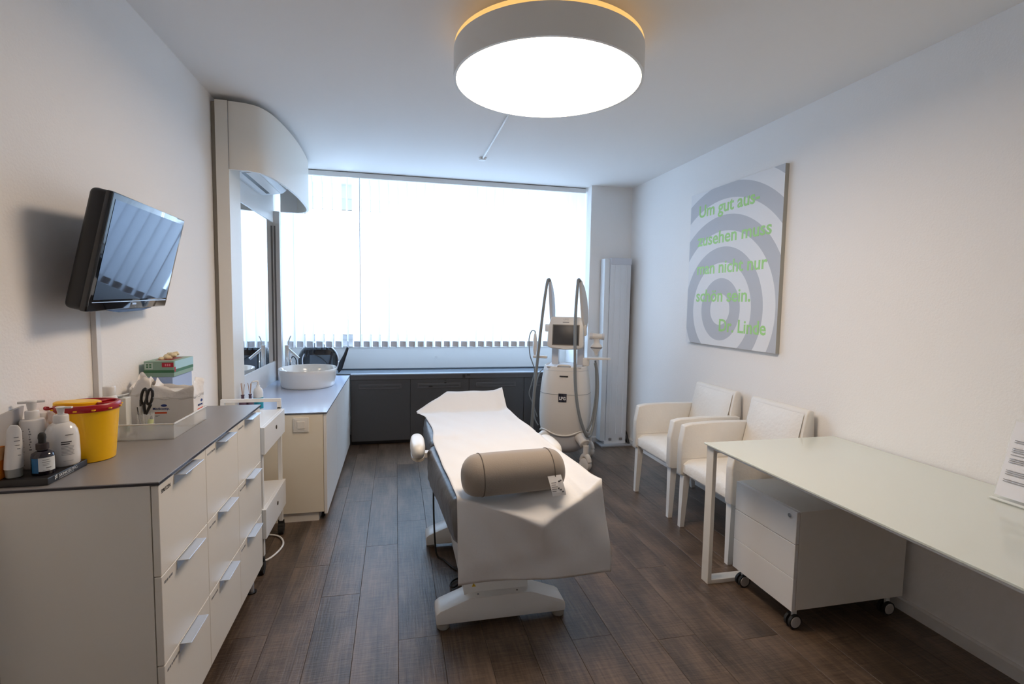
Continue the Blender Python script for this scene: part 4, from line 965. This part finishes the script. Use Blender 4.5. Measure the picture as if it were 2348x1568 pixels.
# right hand piece on its holder
hp = ml('treatment_head', cy((.210, -.02, 1.172), (.330, -.01, 1.168), .026, seg=24), machine)
ml('head_ring', cy((.205, -.021, 1.172), (.232, -.019, 1.171), .031, seg=24), machine2, hp); ml('head_ring', cy((.312, -.012, 1.169), (.335, -.010, 1.168), .030, seg=24), machine2, hp)
ml('head_grip', lathe(B(), [(.012, 1.00), (.020, 1.03), (.048, 1.062), (.052, 1.078), (.044, 1.092), (.028, 1.108), (.024, 1.13), (.030, 1.150)], (.268, -.012, 0), seg=28), machine, hp, smooth=50)
ml('head_teeth', lathe(B(), [(.044, 1.060), (.0525, 1.066), (.0525, 1.074), (.044, 1.078)], (.268, -.012, 0), seg=24), mat('teeth_grey', srgb(110, 106, 104), .4), hp)
ml('head_holder', prism(B(), [(.19, -.05), (.30, -.05), (.38, -.03), (.40, .0), (.38, .03), (.30, .045), (.19, .045)], 'z', .962, .978, bev=.003), machine)
ml('holder_arm', bx(.15, .21, -.03, .03, .90, .972, bev=.008), machine)
# left hand piece
hp2 = ml('small_handpiece', lathe(B(), [(.008, 1.185), (.013, 1.165), (.017, 1.13), (.018, 1.03), (.014, 1.005), (.010, .985)][::-1], (-.285, -.04, 0), seg=22), machine, smooth=50)
ml('handpiece_cable', tube(B(), [(-.285, -.04, 1.18), (-.290, -.045, 1.205), (-.320, -.05, 1.20), (-.338, -.06, 1.12), (-.325, -.06, .98), (-.285, -.05, .85), (-.31, -.04, .72), (-.335, -.02, .62), (-.30, 0, .52), (-.262, .02, .40)], .0048, seg=8, n=8), hose, hp2, smooth=True)
ml('handpiece_holder', bx(-.30, -.17, -.06, -.02, .958, .982, bev=.006), machine, hp2)
ml('power_cable', tube(B(), [(-.20, .12, .86), (-.26, .08, .80), (-.295, .05, .60), (-.29, .03, .40), (-.25, .02, .32)], .006, seg=8, n=8), hose, smooth=True)

# ------------------------------------------------------------------ panel radiator in the corner
rd_ = thing('panel_radiator', 'tall narrow white panel radiator standing in the window corner', 'radiator', (2.22, 4.92, 0))
rad_m = mat('radiator_white', (.70, .73, .77), .35)
obj('panel', bx(2.118, 2.345, 4.875, 4.905, .045, 1.925, bev=.005), rad_m, rd_, smooth=35)
obj('side_panel', bx(2.060, 2.116, 4.885, 4.990, .045, 1.920, bev=.004), mat('radiator_side', (.74, .77, .80), .35), rd_, smooth=35)
for x in (2.165, 2.232, 2.300): obj('flute', cy((x, 4.883, .12), (x, 4.883, 1.86), .011, seg=18), rad_m, rd_, smooth=40)
obj('top_cap', bx(2.125, 2.345, 4.868, 4.960, 1.862, 1.928, bev=.004), mat('radiator_cap', (.58, .60, .66), .4), rd_)
obj('foot_plate', bx(2.045, 2.385, 4.795, 4.985, .0, .018, bev=.004), mat('plate_grey', srgb(150, 152, 156), .4), rd_)
obj('foot_block', bx(2.10, 2.335, 4.860, 4.975, .018, .045), rad_m, rd_)
for x in (2.165, 2.285): obj('valve_clip', bx(x-.015, x+.015, 4.862, 4.876, .050, .075, bev=.003), inkg, rd_)
obj('foot_bracket', prism(B(), [(4.83, .018), (4.97, .018), (4.97, .125), (4.93, .14), (4.90, .12)], 'x', 2.350, 2.372, bev=.004), black, rd_)

# ------------------------------------------------------------------ wall canvas
cvs = thing('wall_canvas', 'large grey and white ring canvas with green German lettering', 'picture', (2.37, 3.32, 1.15))
art = bpy.data.materials.new('ring_print'); art.use_nodes = True; nt = art.node_tree; N = nt.nodes.new; L = nt.links.new; b_ = nt.nodes['Principled BSDF']
geo = N('ShaderNodeNewGeometry'); sb = N('ShaderNodeVectorMath'); sb.operation = 'SUBTRACT'; sb.inputs[1].default_value = (0, 3.41, 1.432); L(geo.outputs['Position'], sb.inputs[0])
ml_ = N('ShaderNodeVectorMath'); ml_.operation = 'MULTIPLY'; ml_.inputs[1].default_value = (0, 1, 1); L(sb.outputs[0], ml_.inputs[0])
ln_ = N('ShaderNodeVectorMath'); ln_.operation = 'LENGTH'; L(ml_.outputs[0], ln_.inputs[0])
dv = N('ShaderNodeMath'); dv.operation = 'DIVIDE'; dv.inputs[1].default_value = .2325; L(ln_.outputs['Value'], dv.inputs[0])
fr_ = N('ShaderNodeMath'); fr_.operation = 'FRACT'; L(dv.outputs[0], fr_.inputs[0])
gt = N('ShaderNodeMath'); gt.operation = 'GREATER_THAN'; gt.inputs[1].default_value = .5; L(fr_.outputs[0], gt.inputs[0])
mx = N('ShaderNodeMix'); mx.data_type = 'RGBA'; mx.inputs[6].default_value = (.78, .78, .79, 1); mx.inputs[7].default_value = (.50, .51, .54, 1); L(gt.outputs[0], mx.inputs[0]); L(mx.outputs[2], b_.inputs['Base Color']); b_.inputs['Roughness'].default_value = .6
PX = 2.366
obj('stretcher', bx(PX+.001, XR, 2.808, 3.848, 1.158, 2.350), mat('canvas_side', srgb(170, 168, 160), .7), cvs)
ca = obj('canvas', bx(PX, PX+.0012, 2.808, 3.848, 1.158, 2.350), art, cvs)
green = mat('green_lettering', srgb(162, 212, 124), .5)
for s_, yl, wd, zb in (('Um gut aus-', 3.728, .700, 2.155), ('zusehen muss', 3.734, .834, 1.930), ('man nicht nur', 3.723, .798, 1.706), ('sch\u00f6n sein.', 3.721, .648, 1.492), ('Dr. Linde', 3.407, .502, 1.270)):
    letters(s_, wd, .092, green, ca, face_mtx((PX-.0002, yl, zb), (0, -1, 0), (0, 0, 1)), bold=.016)

# ------------------------------------------------------------------ armchairs
def soft(bm_, o_name, m, par, lv=2):
    o = obj(o_name, bm_, m, par, world=False, smooth=True); return o
def armchair(yc, lab_):
    t = thing('armchair', lab_, 'chair', (2.085, yc, 0), -PI/2, group='white leather armchairs')
    # local x: width, -y: front
    L_ = lambda n_, bm_, m_=leather, sm=40: obj(n_, bm_, m_, t, world=False, smooth=sm)
    # seat cushion
    bm = B()
    def seatf(u, v):
        a, b_ = u*2-1, v*2-1
        return Vector((a*.228, -.262+v*.47, .455+.028*(1-a*a)*(1-b_*b_)**.5-.03*max(0, (.12-v)/.12)**2))
    grid(bm, 14, 14, seatf)
    g = bmesh.ops.extrude_face_region(bm, geom=bm.faces[:]); 
    for v in [e for e in g['geom'] if isinstance(e, bmesh.types.BMVert)]: v.co.z = .372
    L_('seat', bm, leather, 50)
    L_('seat_rail', bx(-.245, .245, -.235, .215, .345, .376, bev=.004), whitem)
    # arms
    for s_ in (-1, 1):
        pts = [(-.275, .352), (-.262, .360), (.23, .372), (.25, .69), (.20, .690), (-.02, .693), (-.20, .688), (-.255, .676), (-.276, .56)]
        x0 = .226 if s_ > 0 else -.285
        a_ = L_('armrest', prism(B(), pts, 'x', x0, x0+.059, bev=.011), leather, 50)
        L_('arm_piping', tube(B(), [(x0+(.002 if s_ > 0 else .057), -.268, .46), (x0+(.002 if s_ > 0 else .057), 0, .462), (x0+(.002 if s_ > 0 else .057), .16, .465)], .0025, seg=6, n=4), mat('leather_seam', (.45, .42, .38), .6), True).parent = a_
    # back
    bm = prism(B(), [(.135, .40), (.162, .47), (.205, .70), (.232, .846), (.246, .862), (.266, .862), (.280, .850), (.285, .70), (.262, .40)], 'x', -.243, .243, bev=.014)
    bk = L_('backrest', bm, leather, 50)
    def cus(u, v):
        a, b_ = u*2-1, v*2-1
        bul = .022*(1-a**4)*(1-b_**4)
        y = .150+(.226-.150)*v-bul
        return Vector((a*.222+.0, y, .485+.35*v))
    L_('back_pad', grid(B(), 12, 12, cus), leather, True)
    # legs
    for s_ in (-1, 1):
        for yy, yb in ((-.235, -.248), (.205, .245)):
            bm = B(); x = s_*.243
            A = [bm.verts.new((x+dx*.023, yy+dy*.023, .350)) for dx, dy in ((-1, -1), (1, -1), (1, 1), (-1, 1))]
            C_ = [bm.verts.new((x+s_*.006+dx*.015, yb+dy*.015, 0)) for dx, dy in ((-1, -1), (1, -1), (1, 1), (-1, 1))]
            bm.faces.new(A); bm.faces.new(C_[::-1])
            for i in range(4): bm.faces.new((A[i], A[(i+1) % 4], C_[(i+1) % 4], C_[i]))
            L_('leg', bm, whitem, False)
    # creases of the leather on the back
    return t
armchair(3.357, 'white leather armchair farther from the desk, near the radiator')
armchair(2.708, 'white leather armchair partly behind the glass desk')

# ------------------------------------------------------------------ desk
dk = thing('glass_desk', 'white desk with pale glass top and flat loop legs', 'desk', (1.98, 1.5, 0))
glasst = mat('white_glass_top', (.72, .76, .69), .10, coat=.3, spec=.5)
DX0, DX1, DY0, DY1 = 1.572, 2.385, .50, 2.345
obj('glass_top', bx(DX0, DX1, DY0, DY1, .734, .742, bev=.0012), glasst, dk)
obj('under_frame', bx(DX0+.012, DX1-.005, DY0+.012, DY1-.012, .722, .734), whitem, dk)
def loop(y0, y1):
    bm = B(); a, b_, z, th = 1.590, 2.375, .722, .022
    box(bm, a, a+th, y0, y1, 0, z, bev=.002); box(bm, b_-th, b_, y0, y1, 0, z, bev=.002); box(bm, a+th, b_-th, y0, y1, 0, th, bev=.002); box(bm, a+th, b_-th, y0, y1, z-th, z, bev=.002); return bm
obj('loop_leg', loop(2.285, 2.343), cream, dk); obj('loop_leg', loop(.52, .578), cream, dk)
# pedestal
pd = thing('drawer_pedestal', 'white rolling drawer pedestal parked under the glass desk', 'drawer pedestal', (2.04, 2.07, 0))
PX0, PX1, PY0, PY1, PZ0, PZ1 = 1.733, 2.350, 1.868, 2.285, .092, .548
obj('carcass', bx(PX0+.020, PX1, PY0, PY1, PZ0, PZ1, bev=.0015), cream, pd)
for z0, z1 in ((.400, .547), (.2425, .3965), (.088, .2405)):
    d = obj('drawer', bx(PX0, PX0+.018, PY0+.001, PY1-.001, z0, z1, bev=.0012, seg=1), white, pd)
    if z0 > .39: obj('lock', cy((PX0+.002, 1.908, .520), (PX0-.005, 1.908, .520), .0095, seg=20), chrome, d, smooth=40); 
for x in (PX0+.035, PX1-.06):
    for y in (PY0+.025, PY1-.045):
        c = obj('caster', B() if False else cyl(cy((x-.004, y-.019, .032), (x-.004, y-.006, .032), .032, seg=26), (x-.004, y+.006, .032), (x-.004, y+.019, .032), .032, seg=26), rubber, pd, smooth=40)
        obj('caster_disc', lathe(B(), [(.024, -.0215), (.026, -.019), (.006, -.0188), (.006, .0188), (.026, .019), (.024, .0215)], (0, 0, 0), seg=26, mtx=Matrix.Translation((x-.004, y, .032)) @ Matrix.Rotation(PI/2, 4, 'X')), mat('caster_grey', srgb(176, 172, 168), .4), c, smooth=40)
        obj('caster_stem', bx(x-.010, x+.010, y-.006, y+.006, .030, .092), mat('caster_white', (.7, .7, .68), .4), c)
# acrylic sign
sg = thing('acrylic_sign', 'clear acrylic stand with a printed notice on the desk', 'sign', (2.23, 1.38, .742))
acr = milky('clear_acrylic', (.92, .95, .95), .86, .4)
lean = .085
obj('stand_foot', prism(B(), [(2.190, .742), (2.290, .742), (2.290, .745), (2.190, .745)], 'y', 1.235, 1.448, bev=.0006), acr, sg)
bk = obj('front_sheet', prism(B(), [(2.212, .745), (2.2145, .745), (2.2145+lean, 1.045), (2.212+lean, 1.045)], 'y', 1.235, 1.448), acr, sg)
obj('base_ridge', bx(2.196, 2.210, 1.235, 1.448, .745, .752, bev=.002), mat('acrylic_edge', (.80, .82, .78), .2), sg)
shp = obj('notice', prism(B(), [(2.2152, .760), (2.2158, .760), (2.2158+lean*.92, 1.036), (2.2152+lean*.92, 1.036)], 'y', 1.240, 1.443), mat('notice_paper', (.80, .80, .83), .7), sg)
mS = face_mtx((2.2110, 1.443, .760), (0, -1, 0), (lean/.3, 0, 1))
rws = []; rnd = random.Random(4)
for blk, nl in ((.215, 2), (.185, 3), (.160, 1), (.145, 3), (.100, 3), (.065, 2), (.03, 0)):
    for i in range(nl): rws.append((.016, .150+.03*rnd.random(), blk-.007*i, blk-.007*i+.0022))
strips(shp, mS, rws, inkg, name='notice_print')
